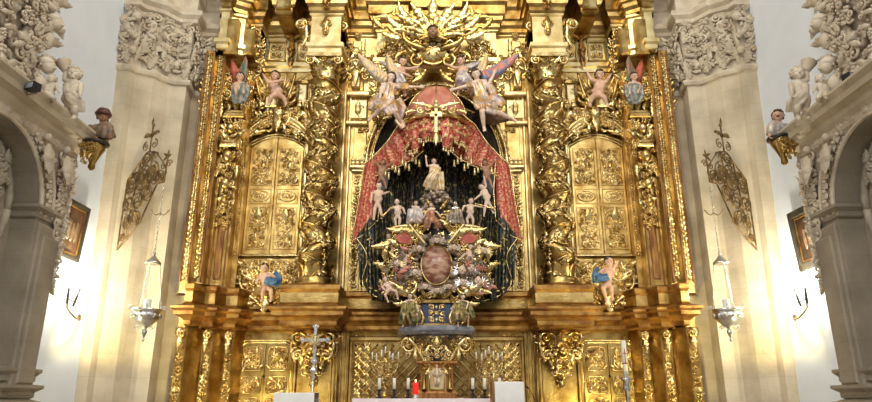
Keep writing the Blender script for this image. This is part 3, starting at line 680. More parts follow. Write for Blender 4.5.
    for i, P in enumerate(([(362, 66), (376, 58), (392, 42), (408, 40), (404, 58), (388, 70), (374, 84), (364, 80)], [(372, 88), (384, 78), (402, 84), (414, 80), (420, 92), (404, 98), (396, 110), (384, 128), (372, 120)], [(350, 52), (364, 50), (364, 68), (350, 70)], [(338, 60), (350, 40), (352, 76), (340, 84)])):
        mass(mb, pxpoly(P, 11.9), plane(0, 11.9), (60, 70, 14, 20)[i], .14, 40 + i, .1); out.append(mb.build('scroll_relief', GOLDB, alt)); mb = MB()
    return out
for o in frieze_bits(): mirror_part(o)

# --- great palmette and shell in the crown
def crown():
    r = thing('shell_ornament', 'large gilded shell and palmette crest crowning the centre of the altarpiece', 'carving', (0, 11.6, 6.9))
    c = at(433, 52, 11.45); M = plane(c[0], c[1], c[2]); mb = MB()
    a = np.linspace(0, 1, 8); th = np.linspace(0, 2 * PI, 49)
    G = np.stack([np.outer(.3 * np.sin(a * 1.45), np.cos(th)) , np.outer(.3 * np.sin(a * 1.45), np.sin(th)) * .95, np.outer(.16 * np.cos(a * 1.45), 1 + 0 * th) + .018 * np.outer(a, np.cos(th * 8))], -1)
    mb.grid(G, M=M); ring(mb, (0, 0), .31, .3, .045, M, 28); mb.build('shell_boss', GOLDB, r)
    mb = MB()
    for s_ in (-1, 1):
        N = M if s_ > 0 else flip(M)
        curl(mb, (.34, .16), .22, -PI / 2, 1.1, 1, .06, N, lift=1); curl(mb, (.3, -.22), .18, PI / 2, 1.2, -1, .05, N)
        t = np.linspace(0, 1, 14)
        mb.tube(np.stack([.15 + .45 * np.sin(t * 2.2), .55 * t - .1 * np.sin(3 * t), .12 + .05 * t], 1), .07 * (1 - .4 * t), 7, N)
        curl(mb, (.48, .34), .19, PI * .1, 1.2, 1, .055, N, lift=1.4)
        for (u, v, a_, b, L) in ((.5, .3, .2, .6, .5), (.75, .36, .5, -1, .42), (.3, -.4, -.6, 1, .34), (.15, -.45, -1.2, .8, .4), (.55, -.02, -.3, -1, .3), (.4, .5, 1.1, -.9, .5), (.6, .62, .6, -1, .6), (.8, .6, 1.3, .8, .4), (1.0, .5, .5, .8, .35)):
            leaf(mb, (u, v), a_, L, L * .42, moved(N, 0, 0, 0, 1, .06), b, 4, .55)
    mb.build('side_scrolls', GOLD, r)
    mb = MB()
    for k, b_ in ((-3, .9), (-2, .7), (-1, .45), (0, 0), (1, -.45), (2, -.7), (3, -.9)):
        leaf(mb, (.02 * k, .22), PI / 2 - k * .3, .95 - abs(k) * .06, .34, moved(M, 0, 0, 0, 1, .12 - abs(k) * .015), b_, 4, .45, n=17)
        leaf(mb, (.02 * k, .22), PI / 2 - (k + .5) * .32, .6, .16, moved(M, 0, 0, 0, 1, .16), b_, 3, .5, n=13)
    for s_ in (-1, 1):
        N = M if s_ > 0 else flip(M)
        for (u, v, a_, b, L) in ((.35, .35, .15, .9, .75), (.3, .5, .5, .9, .7), (.6, .25, -.1, .8, .5)): leaf(mb, (u, v), a_, L, .24, moved(N, 0, 0, 0, 1, .1), b, 5, .5, n=17)
        curl(mb, (1.0, .78), .12, PI, 1.3, -1, .03, N)
    mb.build('palmette', GOLDB, r)
    mb = MB()
    for s_ in (-1, 1):
        N = M if s_ > 0 else flip(M)
        for (u, v) in ((.2, -.5), (.4, -.52), (.62, -.42), (.55, -.2), (.85, -.32)): rosette(mb, (u, v), .09, N); leaf(mb, (u, v), -.5, .22, .12, N, 1, 3, .6)
        beads(mb, (.35, -.1), (.95, -.16), .05, N, 1.8); beads(mb, (.35, -.02), (.95, -.06), .035, N, 1.8)
    mb.build('flower_spray', GOLDB, r)
crown()

# --- lower tier
def lowertier():
    out = []
    mb = MB()
    for (p, q) in ((LB[1], LB[2]), (LB[3], LB[4]), (LB[5], LB[6])):
        M = segmap(p, q); L = math.dist(p, q); bev_strip(mb, M, .0, .03, -.9, 1.2); bev_strip(mb, M, L - .03, L, -.9, 1.2); mb.bbox(-.02, L + .02, 1.08, 1.2, 0, .08, M, .03)
    for u in ((.03, .12), (.78, .87)):
        bev_strip(mb, plane(-3.54, 12.0), u[0], u[1], -.9, 1.15, .04)
    bev_strip(mb, plane(-3.54, 12.0), .0, .92, 1.2, 1.27, .06)
    P = plane(-2.62, 11.88); bev_strip(mb, P, .03, .1, -.9, 1.2, .05); bev_strip(mb, P, .72, .79, -.9, 1.2, .05)
    bev_strip(mb, plane(-1.8, 12), .02, .06, -.9, 1.2, .04); bev_strip(mb, plane(-1.8, 12), .12, .16, -.9, 1.2, .04)
    out.append(mb.build('lower_pilaster', GOLD, alt))
    for (p, q) in ((LB[1], LB[2]), (LB[3], LB[4]), (LB[5], LB[6])):
        M = segmap(p, q); L = math.dist(p, q); mb = MB(); drop(mb, L / 2, -.5, 1.0, .16, M); curl(mb, (L / 2 + .02, 1.1), .08, PI / 2, 1.5, 1, .03, moved(M, 0, 0, 0, 1, .08)); leaf(mb, (L / 2, 1.1), -PI / 2, .3, .13, moved(M, 0, 0, 0, 1, .06), 0, 4, .6)
        out.append(mb.build('festoon', GOLDB, alt))
    mb = MB(); M = plane(-1.62, 12.1)         # left half of the latticed dado behind the altar
    mb.bbox(.0, .07, -.9, 1.12, 0, .06, M); mb.bbox(0, 1.62, 1.05, 1.14, 0, .08, M); mb.bbox(.36, .39, -.9, 1.05, 0, .025, M, .01); mb.bbox(.78, .81, -.9, 1.05, 0, .025, M, .01)
    out.append(mb.build('dado_frame', GOLD, alt))
    return out
for o in lowertier(): mirror_part(o)
for s_ in (-1, 1):
    mb = MB(); M = plane(-1.55, 12.09) if s_ < 0 else flip(plane(1.55, 12.09))
    for i in range(-9, 16):
        for d in (1, -1):
            pts = []
            for t in np.linspace(0, 1, 20):
                u = .02 + t * 1.4; v = -.9 + i * .16 + d * (u) 
                if -.85 < v < 1.02: pts.append((u, v, .0))
            if len(pts) > 2: mb.tube(pts, .016, 4, M)
    for i in range(13):
        for j in range(2):
            u, v = .1 + j * .16, -.8 + i * .16
            for k in range(4): leaf(mb, (u, v), k * PI / 2 + PI / 4, .085, .06, M, 0, 1, .5, n=6)
    mb.build('lattice_relief', GOLDB, alt)

# ================================================================ CARVED PIECES OF THE ALTARPIECE
CXC, CYC = -2.23, 11.5
def twisted_column():
    r = thing('twisted_column', 'gilded twisted column wrapped in carved vine, left of the red canopy', 'column', (CXC, CYC, 1.96))
    z0, z1, turns = 2.16, 6.1, 6.5
    a, rad = .06, .255
    def cen(z):
        ph = (z - z0) / (z1 - z0) * turns * 2 * PI
        return a * np.cos(ph), a * np.sin(ph)
    mb = MB(); Z = np.linspace(z0, z1, 150); th = np.arange(28) / 28 * 2 * PI
    cx_, cy_ = cen(Z)
    G = np.stack([CXC + cx_[:, None] + rad * np.cos(th), CYC + cy_[:, None] + rad * np.sin(th), Z[:, None] + 0 * th], -1)
    mb.grid(G, cv=True, capu=True); mb.build('shaft', GOLD, r)
    def M(q):
        q = np.asarray(q, float); x, y = cen(q[:, 1]); t = q[:, 0] / rad; R = rad + q[:, 2]
        return np.stack([CXC + x + R * np.sin(t), CYC + y - R * np.cos(t), q[:, 1]], 1)
    vine = MB(); rng = random.Random(21)
    pitch = (z1 - z0) / turns; C = 2 * PI * rad
    for t0 in (0, .5):                          # two stems climb along the twist
        t = np.linspace(0, 1, 260); v = z0 + t * (z1 - z0); u = -(t * turns + t0) * C + .09 * np.sin(t * turns * 14) * .4
        vine.tube(np.stack([u, v, 0 * t + .02], 1), .018, 5, M)
    n = 520
    for i in range(n):
        f = (i + .5) / n; v = z0 + .03 + f * (z1 - z0 - .1); u = -(f * turns) * C + (.3, .12, .0, -.14, -.3)[i % 5] * C + rng.uniform(-.1, .1)
        if math.cos(u / rad) < -.35: continue
        q = rng.random()
        if q < .72: leaf(vine, (u, v), rng.random() * 6.3, rng.uniform(.11, .17), rng.uniform(.08, .11), M, rng.uniform(-1.6, 1.6), 3, .6, base=.01)
        elif q < .86: rosette(vine, (u, v), .05, M, 5)
        else:
            for k in range(7): vine.ball((u + rng.uniform(-.04, .04), v - k * .012 + rng.uniform(-.02, .02), .045), (.024,) * 3, 5, 4, M)
    vine.build('vine', GOLDB, r)
    cap = MB(); cap.lathe([(.24, 6.06), (.27, 6.09), (.27, 6.12), (.22, 6.14), (.22, 6.4), (.3, 6.5)], (CXC, CYC, 0), 24)
    acanthus_cup(cap, CXC, CYC, 6.12, 6.32, .23, .31, 9); acanthus_cup(cap, CXC, CYC, 6.24, 6.46, .23, .35, 9, a0=.35)
    cap.box(CXC - .36, CXC + .36, CYC - .36, CYC + .36, 6.5, 6.58)
    for s_ in (-1, 1):
        N = plane(CXC, CYC - .3, 6.43); N = N if s_ > 0 else segmap((CXC, CYC - .3), (CXC - 1, CYC - .3), 6.43)
        N = (lambda sg: (lambda q: np.stack([CXC + sg * np.asarray(q)[:, 0], CYC - .29 - np.asarray(q)[:, 2], 6.43 + np.asarray(q)[:, 1]], 1)))(s_)
        curl(cap, (.27, 0), .1, PI / 2, 1.7, -1, .03, N, lift=1.2); leaf(cap, (.1, -.05), .9, .2, .1, N, -.8, 3, .6)
    rosette(cap, (0, 6.46), .07, plane(CXC, CYC - .3)); cap.build('capital', GOLDB, r)
    bs = MB(); bs.lathe([(.34, 1.97), (.34, 2.02), (.3, 2.04), (.33, 2.08), (.3, 2.12), (.25, 2.14), (.26, 2.18), (.23, 2.2)], (CXC, CYC, 0), 28); acanthus_cup(bs, CXC, CYC, 2.1, 2.38, .25, .33, 10)
    bs.build('base', GOLD, r)
    return r
c_ = twisted_column(); mirror(c_, 'gilded twisted column wrapped in carved vine, right of the red canopy')

def carved_door():
    cx, z0, z1, Wd = -3.21, 2.68, 4.86, 1.06
    r = thing('carved_door', 'tall arched gilded double door with carved oval panels, left of the left twisted column', 'door', (cx, 11.98, z0))
    M = plane(cx, 11.98); mb = MB(); hw = Wd / 2
    # frame with a low segmental arch
    t = np.linspace(-1, 1, 17); arc = [(hw * q, z1 + .22 * (1 - q * q)) for q in t]
    for off, th in ((.03, .03), (.08, .022)):
        pts = [(-hw - off, z0)] + [(x * (1 + off / hw), z + off) for x, z in arc] + [(hw + off, z0)]
        mb.tube(np.array([(x, z, .03) for x, z in pts]), th, 6, M)
    mb.bbox(-hw - .1, hw + .1, z0 - .06, z0, 0, .07, M)
    mb.build('door_frame', GOLDB, r)
    for s_ in (-1, 1):
        lf = MB(); N = M if s_ > 0 else flip(M)
        tt = np.linspace(.02, 1, 9); out = [(.012, z0)] + [(hw - .01, z0)] + [(hw * q, z1 + .22 * (1 - q * q)) for q in tt[::-1]]
        out[2] = (hw - .01, z1); lf.poly(out, 0, .035, N)
        for a, b in ((2.76, 3.62), (3.68, 4.0), (4.06, 4.86)):
            for (u0, u1, v0, v1) in ((.05, hw - .05, a, a + .02), (.05, hw - .05, b - .02, b), (.05, .07, a, b), (hw - .07, hw - .05, a, b)): lf.bbox(u0, u1, v0, v1, .03, .052, N, .006)
        leaf_o = lf.build('door_leaf', GOLD, r)
        rl = MB(); u = hw / 2; N2 = moved(N, 0, 0, 0, 1, .035)
        candelabrum(rl, .38, .82, moved(N2, u, 3.19), 5, .016); candelabrum(rl, .38, .76, moved(N2, u, 4.45), 5, .014); mass(rl, [(u, 2.85), (u + .17, 2.85), (u + .17, 3.55), (u, 3.55)], N2, 24, .08, 2, .0); mass(rl, [(u - .17, 2.85), (u, 2.85), (u, 3.55), (u - .17, 3.55)], N2, 24, .08, 3, .0); mass(rl, [(u - .17, 4.13), (u + .17, 4.13), (u + .17, 4.8), (u - .17, 4.8)], N2, 44, .08, 4, .0)
        ring(rl, (u, 4.48), .08, .12, .016, N2); rl.ball((u, 4.48, .0), (.055, .09, .03), 10, 6, N2)
        ring(rl, (u, 3.84), .17, .11, .014, N2); candelabrum(rl, .28, .16, moved(N2, u, 3.84), 1, .012)
        leaf(rl, (u, 3.3), PI / 2, .3, .2, N2, 0, 5, .5)
        rl.build('relief', GOLDB, leaf_o)
    ast = MB(); beads(ast, (0, z0 + .05), (0, z1 + .15), .014, moved(M, 0, 0, 0, 1, .04)); ast.build('centre_bead', GOLDB, r)
    return r
d_ = carved_door(); mirror(d_, 'tall arched gilded double door with carved oval panels, right of the right twisted column')

def low_door():
    cx, z0, z1, hw = -3.13, -.95, 1.0, .46
    r = thing('low_door', 'low gilded double door with round-cornered panels, below the left tall carved door', 'door', (cx, 11.98, z0))
    M = plane(cx, 11.985); mb = MB()
    for off, th in ((.02, .022), (.06, .016)):
        pts = [(-hw - off, z0)] + [(-hw - off + .14 * (1 - math.cos(a)), z1 - .14 + (.14 + off) * math.sin(a)) for a in np.linspace(0, PI / 2, 6)] + [(hw + off - .14 * (1 - math.cos(a)), z1 - .14 + (.14 + off) * math.sin(a)) for a in np.linspace(PI / 2, 0, 6)] + [(hw + off, z0)]
        mb.tube(np.array([(x, z, .02) for x, z in pts]), th, 6, M)
    mb.build('door_frame', GOLDB, r)
    for s_ in (-1, 1):
        lf = MB(); N = M if s_ > 0 else flip(M); lf.poly([(.008, z0), (hw, z0), (hw, z1 - .12), (hw - .04, z1 - .04), (hw - .12, z1), (.008, z1)], 0, .03, N)
        lo = lf.build('door_leaf', GOLD, r); rl = MB(); N2 = moved(N, 0, 0, 0, 1, .028)
        for v0, v1 in ((.52, .94), (.12, .42), (-.35, .05), (-.85, -.42)):
            t = np.linspace(0, 2 * PI, 33); x = np.sign(np.cos(t)) * np.abs(np.cos(t)) ** .35; y = np.sign(np.sin(t)) * np.abs(np.sin(t)) ** .35
            rl.tube(np.stack([hw / 2 + x * .18, (v0 + v1) / 2 + y * (v1 - v0) / 2, 0 * t + .006], 1), .012, 5, N2)
            candelabrum(rl, .32, (v1 - v0) * .88, moved(N2, hw / 2, (v0 + v1) / 2), 2 if v1 - v0 > .36 else 1, .013); mass(rl, [(hw / 2 - .15, v0 + .04), (hw / 2 + .15, v0 + .04), (hw / 2 + .15, v1 - .04), (hw / 2 - .15, v1 - .04)], N2, 26, .08, int(v0 * 10), .0)
        rl.build('relief', GOLDB, lo)
    k = MB(); k.ball((0, .42, .05), (.025, .025, .025), 8, 6, M); k.build('keyhole_knob', BLACKM, r)
    return r
d_ = low_door(); mirror(d_, 'low gilded double door with round-cornered panels, behind the tall white candle')

def corbel():
    cx = -2.22
    r = thing('carved_corbel', 'ornate gilded corbel with cherub face and leaves under the left twisted column', 'corbel', (cx, 11.88, .4))
    M = plane(cx, 11.86); mb = MB()
    mb.lathe([(.02, .42), (.07, .46), (.11, .55), (.09, .62), (.16, .7), (.26, .85), (.3, 1.0), (.27, 1.08), (.36, 1.15), (.36, 1.22)], (cx, 11.88, 0), 16, sy=1.0)
    mb.build('body', GOLDD, r)
    mb = MB()
    for s_ in (-1, 1):
        N = moved(M if s_ > 0 else flip(M), 0, 0, 0, 1, .2)
        curl(mb, (.27, 1.08), .12, -PI / 2, 1.5, 1, .04, N); curl(mb, (.26, .8), .12, PI / 2, 1.6, -1, .042, N)
        t = np.linspace(0, 1, 10); mb.tube(np.stack([.34 + .04 * np.sin(t * 5), 1.05 - .4 * t, .0 + .03 * t], 1), .035, 6, N)
    mass(mb, [(0, 1.2), (.38, 1.2), (.4, 1.0), (.34, .72), (.2, .6), (.12, .45), (0, .42)], moved(M, 0, 0, 0, 1, .02), 60, .12, 3, .3, sym=True)
    mb.build('side_scroll', GOLDB, r)
    mb = MB(); acanthus_cup(mb, cx, 11.8, .95, 1.16, .22, .4, 9); leaf(mb, (0, .64), -PI / 2, .26, .16, moved(M, 0, 0, 0, 1, .16), 0, 4, .5); drop(mb, 0, .2, .55, .16, moved(M, 0, 0, 0, 1, .03)); mb.ball((0, .3, .06), (.06, .09, .06), 8, 6, M)
    mb.build('leaf_pendant', GOLDB, r)
    mb = MB(); c = (cx, 11.5, .84); mb.ball(c, (.095, .1, .115), 14, 10); mb.ball((cx, 11.4, .825), (.018, .03, .022), 6, 5)
    for s_ in (-1, 1): mb.ball((cx + s_ * .045, 11.43, .81), (.035, .035, .035), 8, 6)
    fo = mb.build('cherub_face', GOLD, r)
    mb = MB(); rng = random.Random(2)
    for k in range(24):
        a = rng.uniform(-.2, PI + .2); mb.ball((cx + .105 * math.cos(a), 11.49 + rng.uniform(-.04, .08), .86 + .115 * math.sin(a)), (.033,) * 3, 6, 5)
    mb.build('curls', GOLDB, fo)
    return r
c_ = corbel(); mirror(c_, 'ornate gilded corbel with cherub face and leaves under the right twisted column')

# shell bracket carrying a putto, under the tall doors
def putto_bracket():
    c = at(266, 279, 11.7); r = thing('shell_bracket', 'gilded scrolled shell bracket below the left tall carved door', 'bracket', (c[0], 11.9, 2.0))
    M = plane(c[0], 11.9); mb = MB(); z = c[2]
    for s_ in (-1, 1):
        N = M if s_ > 0 else flip(M)
        curl(mb, (.3, z + .18), .15, PI, 1.6, 1, .045, N, lift=1.4); curl(mb, (.42, z - .1), .12, PI / 2, 1.4, -1, .04, N)
        t = np.linspace(0, 1, 12); mb.tube(np.stack([.1 + .42 * np.sin(t * 1.8), z - .45 + .5 * t, .06 + .04 * t], 1), .05 * (1 - .4 * t), 6, N)
        for k in range(6): leaf(mb, (.08, z - .1), -.9 + k * .42, .5, .13, N, .3, 3, .6)
        for (u, v, a, b) in ((.5, z + .02, .2, 1.2), (.45, z + .25, .8, -1), (.2, z - .4, -.6, 1), (.35, z - .28, -.3, -1)): leaf(mb, (u, v), a, .24, .13, moved(N, 0, 0, 0, 1, .05), b, 3, .7)
    leaf(mb, (0, z - .2), -PI / 2, .46, .26, moved(M, 0, 0, 0, 1, .1), 0, 5, .6); mb.ball((0, z - .3, .1), (.14, .1, .1), 9, 7, M)
    mass(mb, [(0, z + .36), (.5, z + .36), (.6, z + .1), (.5, z - .15), (.25, z - .4), (0, z - .5)], M, 90, .13, 8, .06, sym=True)
    mb.build('scroll', GOLDB, r)
    mb = MB(); mb.box(-.16, .16, z - .3, z - .16, 0, .3, M); mb.build('perch', GOLD, r)
    return r
b_ = putto_bracket(); mirror(b_, 'gilded scrolled shell bracket below the right tall carved door')
# scrolled plate behind the seated putto in the upper wing
def putto_plate():
    c = at(274, 86, 11.8); r = thing('scrolled_plate', 'gilded fan-shaped scrolled plate behind the seated putto, upper left', 'carving', (c[0], 11.95, c[2] - .4))
    M = plane(c[0], 11.93); mb = MB(); z = c[2]
    for s_ in (-1, 1):
        N = M if s_ > 0 else flip(M)
        curl(mb, (.3, z - .22), .15, 0, 1.2, -1, .05, N, lift=1.2); t = np.linspace(0, 1, 10); mb.tube(np.stack([.2 + .22 * t ** .6, z - .35 + .65 * t, .05 + .06 * t], 1), .05 * (1 - .5 * t), 6, N)
        for k in range(5): leaf(mb, (.1, z - .2), .25 + k * .26, .5, .12, N, .1, 2, .6)
        leaf(mb, (.42, z + .1), 1.0, .3, .12, N, -.8, 3, .6)
    mb.poly([(.36 * math.cos(a), z - .02 + .32 * math.sin(a)) for a in np.linspace(-.3, PI + .3, 15)], 0, .05, M)
    mb.build('fan', GOLD, r)
    mb = MB(); mb.bbox(-.13, .13, z - .52, z - .28, 0, .26, M, .03); mb.build('perch', GOLDP, r)
    return r
b_ = putto_plate(); mirror(b_, 'gilded fan-shaped scrolled plate behind the seated putto, upper right')

# ================================================================ FIGURES
def bake(o, voxel, smooth=4, fac=.5):
    m = o.modifiers.new('r', 'REMESH'); m.mode = 'VOXEL'; m.voxel_size = voxel; m.use_smooth_shade = True
    if smooth: s_ = o.modifiers.new('s', 'SMOOTH'); s_.iterations = smooth; s_.factor = fac
    dg = bpy.context.evaluated_depsgraph_get(); dg.update()
    me = bpy.data.meshes.new_from_object(o.evaluated_get(dg)); mats = [x for x in o.data.materials]
    o.modifiers.clear(); old = o.data; me.materials.clear()
    for x in mats: me.materials.append(x)
    for p_ in (0,):
        me.polygons.foreach_set('material_index', np.zeros(len(me.polygons), np.int32)); me.polygons.foreach_set('use_smooth', np.ones(len(me.polygons), bool))
    o.data = me; me.name = old.name; bpy.data.meshes.remove(old); return o
def unit(v): v = np.asarray(v, float); return v / (np.linalg.norm(v) + 1e-9)
def hand(mb, wr, d, L, palmn, sgn, curlv=.5):
    """palm, four fingers and a thumb; d = direction of the hand, L = hand length"""
    d = unit(d); n = unit(np.asarray(palmn, float) - np.dot(palmn, d) * d); s_ = np.cross(d, n) * sgn
    pc = wr + d * L * .48
    for k in (-1, 0, 1): mb.capsule(wr + s_ * k * L * .06, pc + s_ * k * L * .13, L * .13, L * .12, 8)
    for k, (o_, ln) in enumerate(((-.2, .42), (-.07, .5), (.07, .47), (.19, .36))):
        b = pc + s_ * o_ * L; m_ = b + unit(d + n * .25 * curlv) * L * ln * .55; e_ = m_ + unit(d + n * 1.5 * curlv) * L * ln * .5
        mb.capsule(b, m_, L * .075, L * .07, 7); mb.capsule(m_, e_, L * .07, L * .055, 7)
    b = wr + d * L * .18 - s_ * L * .14; m_ = b + unit(d * .6 - s_ * .8 + n * .2) * L * .25; e_ = m_ + unit(d - s_ * .2 + n * .5) * L * .24
    mb.capsule(b, m_, L * .09, L * .075, 7); mb.capsule(m_, e_, L * .075, L * .06, 7)
def limb(mb, P, R):
    for a, b, ra, rb in zip(P[:-1], P[1:], R[:-1], R[1:]): mb.capsule(a, b, ra, rb, 10)
def figure(name, label, cat, Y, hd, pel, la, ra, ll, rl, child=True, face=(0, -1, 0), skin=None, hair=None, group=None, hairlen=0, voxel=None, cloth=None, K=None, feat=True, tilt=None, bald=False, H=None):
    """joints are given as (px, py, depth offset) and become points in the scene at depth Y + offset"""
    skin = skin or FLESH; hair = hair or HAIR
    def J(p): return at(p[0], p[1], Y + (p[2] if len(p) > 2 else 0))
    head = J(hd); pelv = J(pel); T = np.linalg.norm(head - pelv); H = H or T / .43
    hr = H * (.122 if child else .082)
    up = unit(head - pelv) if tilt is None else unit(tilt)
    f = unit(np.asarray(face, float) - np.dot(face, up) * up); sd = np.cross(f, up)      # sd: to the figure's right... image left when facing the viewer
    spine = unit(head - pelv); sid = unit(np.cross((0, -1, 0), spine))               # image left
    neck = head - up * hr * 1.15 + (0, .01, 0); sh_c = neck - spine * H * .035; 
    shw = H * (.105 if child else .115); hipw = H * (.06 if child else .055); k = 1.5 if child else 1.1
    r = thing(name, label, cat, tuple(pelv), group)
    mb = MB()
    # trunk
    ch = pelv + (sh_c - pelv) * .66 + (0, -.005, 0); be = pelv + (sh_c - pelv) * .3 + np.array((0, -.02 * H * k, 0))
    for s_ in (-1, 1):
        mb.capsule(ch + sid * s_ * shw * .45, be + sid * s_ * hipw * .45, H * .062 * k, H * .056 * k, 12); mb.capsule(be + sid * s_ * hipw * .4, pelv + sid * s_ * hipw * .8, H * .056 * k, H * .062 * k, 12)
        mb.capsule(sh_c + sid * s_ * shw * .3, sh_c + sid * s_ * shw - spine * H * .012, H * .035 * k, H * .034 * k, 10)
    if child: mb.ball(be + np.array((0, -.02 * H, 0)), (H * .075, H * .07, H * .08), 12, 9)
    mb.capsule(neck - up * hr * .1, sh_c - spine * H * .02, hr * .5, hr * .62, 10); mb.capsule(head - up * hr * .3, neck, hr * .48, hr * .48, 10)
    # head
    R3 = np.stack([sd, -f, up], 1)
    def HP(x, y, z): return head + sd * x * hr + f * y * hr + up * z * hr
    mb.ball(HP(0, -.12, .15), (hr * .80, hr * .92, hr * .86), 18, 14, rot=R3); mb.ball(HP(0, .12, -.28), (hr * .62, hr * .68, hr * .68), 16, 12, rot=R3)
    mb.ball(HP(0, .55, -.72), (hr * .24, hr * .22, hr * .2), 8, 6, rot=R3)
    for s_ in (-1, 1):
        mb.ball(HP(s_ * .33, .5, -.32), (hr * (.27 if child else .2),) * 3, 9, 7); mb.ball(HP(s_ * .80, -.05, -.1), (hr * .1, hr * .16, hr * .22), 8, 6, rot=R3)
        mb.capsule(HP(s_ * .12, .77, .12), HP(s_ * .42, .66, .12), hr * .08, hr * .07, 7)
    mb.capsule(HP(0, .76, .05), HP(0, .96, -.2), hr * .07, hr * .13, 8); mb.ball(HP(0, .72, -.47), (hr * .2, hr * .1, hr * .09), 8, 6, rot=R3)
    # limbs
    ends = []
    for s_, A in ((1, la), (-1, ra)):
        if not A: continue
        e_, w_ = J(A[0]), J(A[1]); s0 = sh_c + sid * s_ * shw - spine * H * .012
        limb(mb, [s0, s0 + (e_ - s0) * .5, e_, e_ + (w_ - e_) * .35, w_], [H * .034 * k, H * .031 * k, H * .026 * k, H * .027 * k, H * .018 * k])
        hand(mb, w_, w_ - e_, H * (.085 if child else .1), (0, -1, -.4), s_, .8); ends.append(w_)
    for s_, A in ((1, ll), (-1, rl)):
        if not A: continue
        kn, an = J(A[0]), J(A[1]); h0 = pelv + sid * s_ * hipw
        limb(mb, [h0, h0 + (kn - h0) * .4, kn, kn + (an - kn) * .35, an], [H * .058 * k, H * .054 * k, H * .036 * k, H * .038 * k, H * .021 * k])
        fd = unit(J(A[2]) - an) if len(A) > 2 else unit(np.array((0.0, -.8, -.6)) + unit(an - kn) * .4)
        fl = H * (.11 if child else .13); mb.capsule(an - fd * fl * .2, an + fd * fl * .55, H * .024 * k, H * .021 * k, 8)
        sdv = unit(np.cross(fd, unit(an - kn)) + 1e-6)
        for j in range(5): b = an + fd * fl * .55 + sdv * (j - 2) * H * .009 * k; mb.capsule(b, b + fd * fl * (.28 - .03 * abs(j - 1)), H * .0085 * k, H * .007 * k, 6)
    o = mb.build('body', skin, r); bake(o, voxel or H / 130, 3)
    if feat:
        ey = MB()
        for s_ in (-1, 1): ey.ball(HP(s_ * .28, .705, .0), (hr * .11, hr * .06, hr * .065), 8, 6, rot=R3)
        ey.build('eyes', INK, r); mo = MB(); mo.ball(HP(0, .80, -.47), (hr * .16, hr * .06, hr * .045), 8, 5, rot=R3); mo.build('lips', LIP, r)
    rng = random.Random(int(hd[0] * 7 + hd[1])); hm = MB()
    if not bald:
        for i in range(120):
            a = rng.uniform(0, 2 * PI); z = rng.uniform(-.5, 1); q = math.sqrt(max(0, 1 - z * z)); x, y = q * math.cos(a), q * math.sin(a)
            if y > .15 and z < .52: continue
            if z < -.1 and y > -.1: continue
            hm.ball(HP(x * .84, y * .94 - .12, z * .88 + .14), (hr * rng.uniform(.14, .25),) * 3, 6, 5)
        for i in range(hairlen):
            s_ = rng.choice((-1, 1)); t = np.linspace(0, 1, 6); hm.tube([HP(s_ * (.7 + .1 * math.sin(q * 5)), -.3 - .1 * q + rng.uniform(-.05, .05), -.1 - 1.0 * q) for q in t], hr * .13, 5)
        hm.build('hair', hair, r)
    r['_h'] = H
    return r, dict(head=head, pelv=pelv, sh=sh_c, H=H, sid=sid, spine=spine, hr=hr, J=J, HP=HP)
def drapery(parent, name, strokes, mt, Y, r0=.035, n=4, voxel=.012, spread=.05, seed=1):
    """folded cloth: every stroke is a run of pixels/depths; parallel ridges fuse into one surface"""
    rng = random.Random(seed); mb = MB()
    for S in strokes:
        P = np.array([at(p[0], p[1], Y + (p[2] if len(p) > 2 else 0)) for p in S]); W = [p[3] if len(p) > 3 else 1 for p in S]
        t = np.linspace(0, len(P) - 1, len(P) * 4); Q = np.stack([np.interp(t, range(len(P)), P[:, i]) for i in range(3)], 1); W = np.interp(t, range(len(P)), W)
        T = np.gradient(Q, axis=0); T /= np.linalg.norm(T, axis=1)[:, None] + 1e-9; sv = np.cross(T, (0, 1, 0)); sv /= np.linalg.norm(sv, axis=1)[:, None] + 1e-9
        for k in range(n):
            off = (k - (n - 1) / 2) * spread; ph = rng.random() * 6
            C = Q + sv * (off * W + .2 * spread * np.sin(t * 1.6 + ph))[:, None] + np.array((0, 1, 0)) * (rng.uniform(-.5, .5) * r0 + .2 * r0 * np.sin(t * 2 + ph))[:, None]
            mb.tube(C, r0 * (.75 + .25 * rng.random()) * np.clip(W, .3, 2) ** .5, 7)
    o = mb.build(name, mt, parent); return bake(o, voxel, 2)
def wing(parent, root, tip, mt, H, name='wing', Y=11, layers=3, fan=1.1, sgn=1, dm=-.02, mt2=None):
    """feathers in overlapping rows from a root pixel towards a tip pixel"""
    a = at(root[0], root[1], Y + (root[2] if len(root) > 2 else 0)); b = at(tip[0], tip[1], Y + (tip[2] if len(tip) > 2 else 0))
    L = np.linalg.norm(b - a); ang = math.atan2(b[2] - a[2], b[0] - a[0]); M0 = plane(a[0], a[1], a[2]); mb = MB()
    sl = -(b[1] - a[1]) / L
    N0 = moved(M0, 0, 0, ang)
    def N(q):
        q = np.array(q, float); q[:, 2] += q[:, 0] * sl; return N0(q)
    mb.tube(np.array([(t * L * .75, sgn * .1 * L * math.sin(t * 2.6), .02) for t in np.linspace(0, 1, 9)]), np.linspace(.07, .03, 9) * L, 7, N)
    for lay in range(layers):
        n = 12 - lay * 2
        for i in range(n):
            t = i / (n - 1); ln = L * (.5 - .12 * lay) * (.7 + .5 * t)
            leaf(mb, (t * L * .62, sgn * .1 * L * math.sin(t * 2.6)), -sgn * (fan * (1 - t) + .12), ln, L * .17, N, sgn * .25 * (1 - t), 0, .25, n=8, base=.02 + lay * .018)
    o = mb.build(name, mt, parent); return o

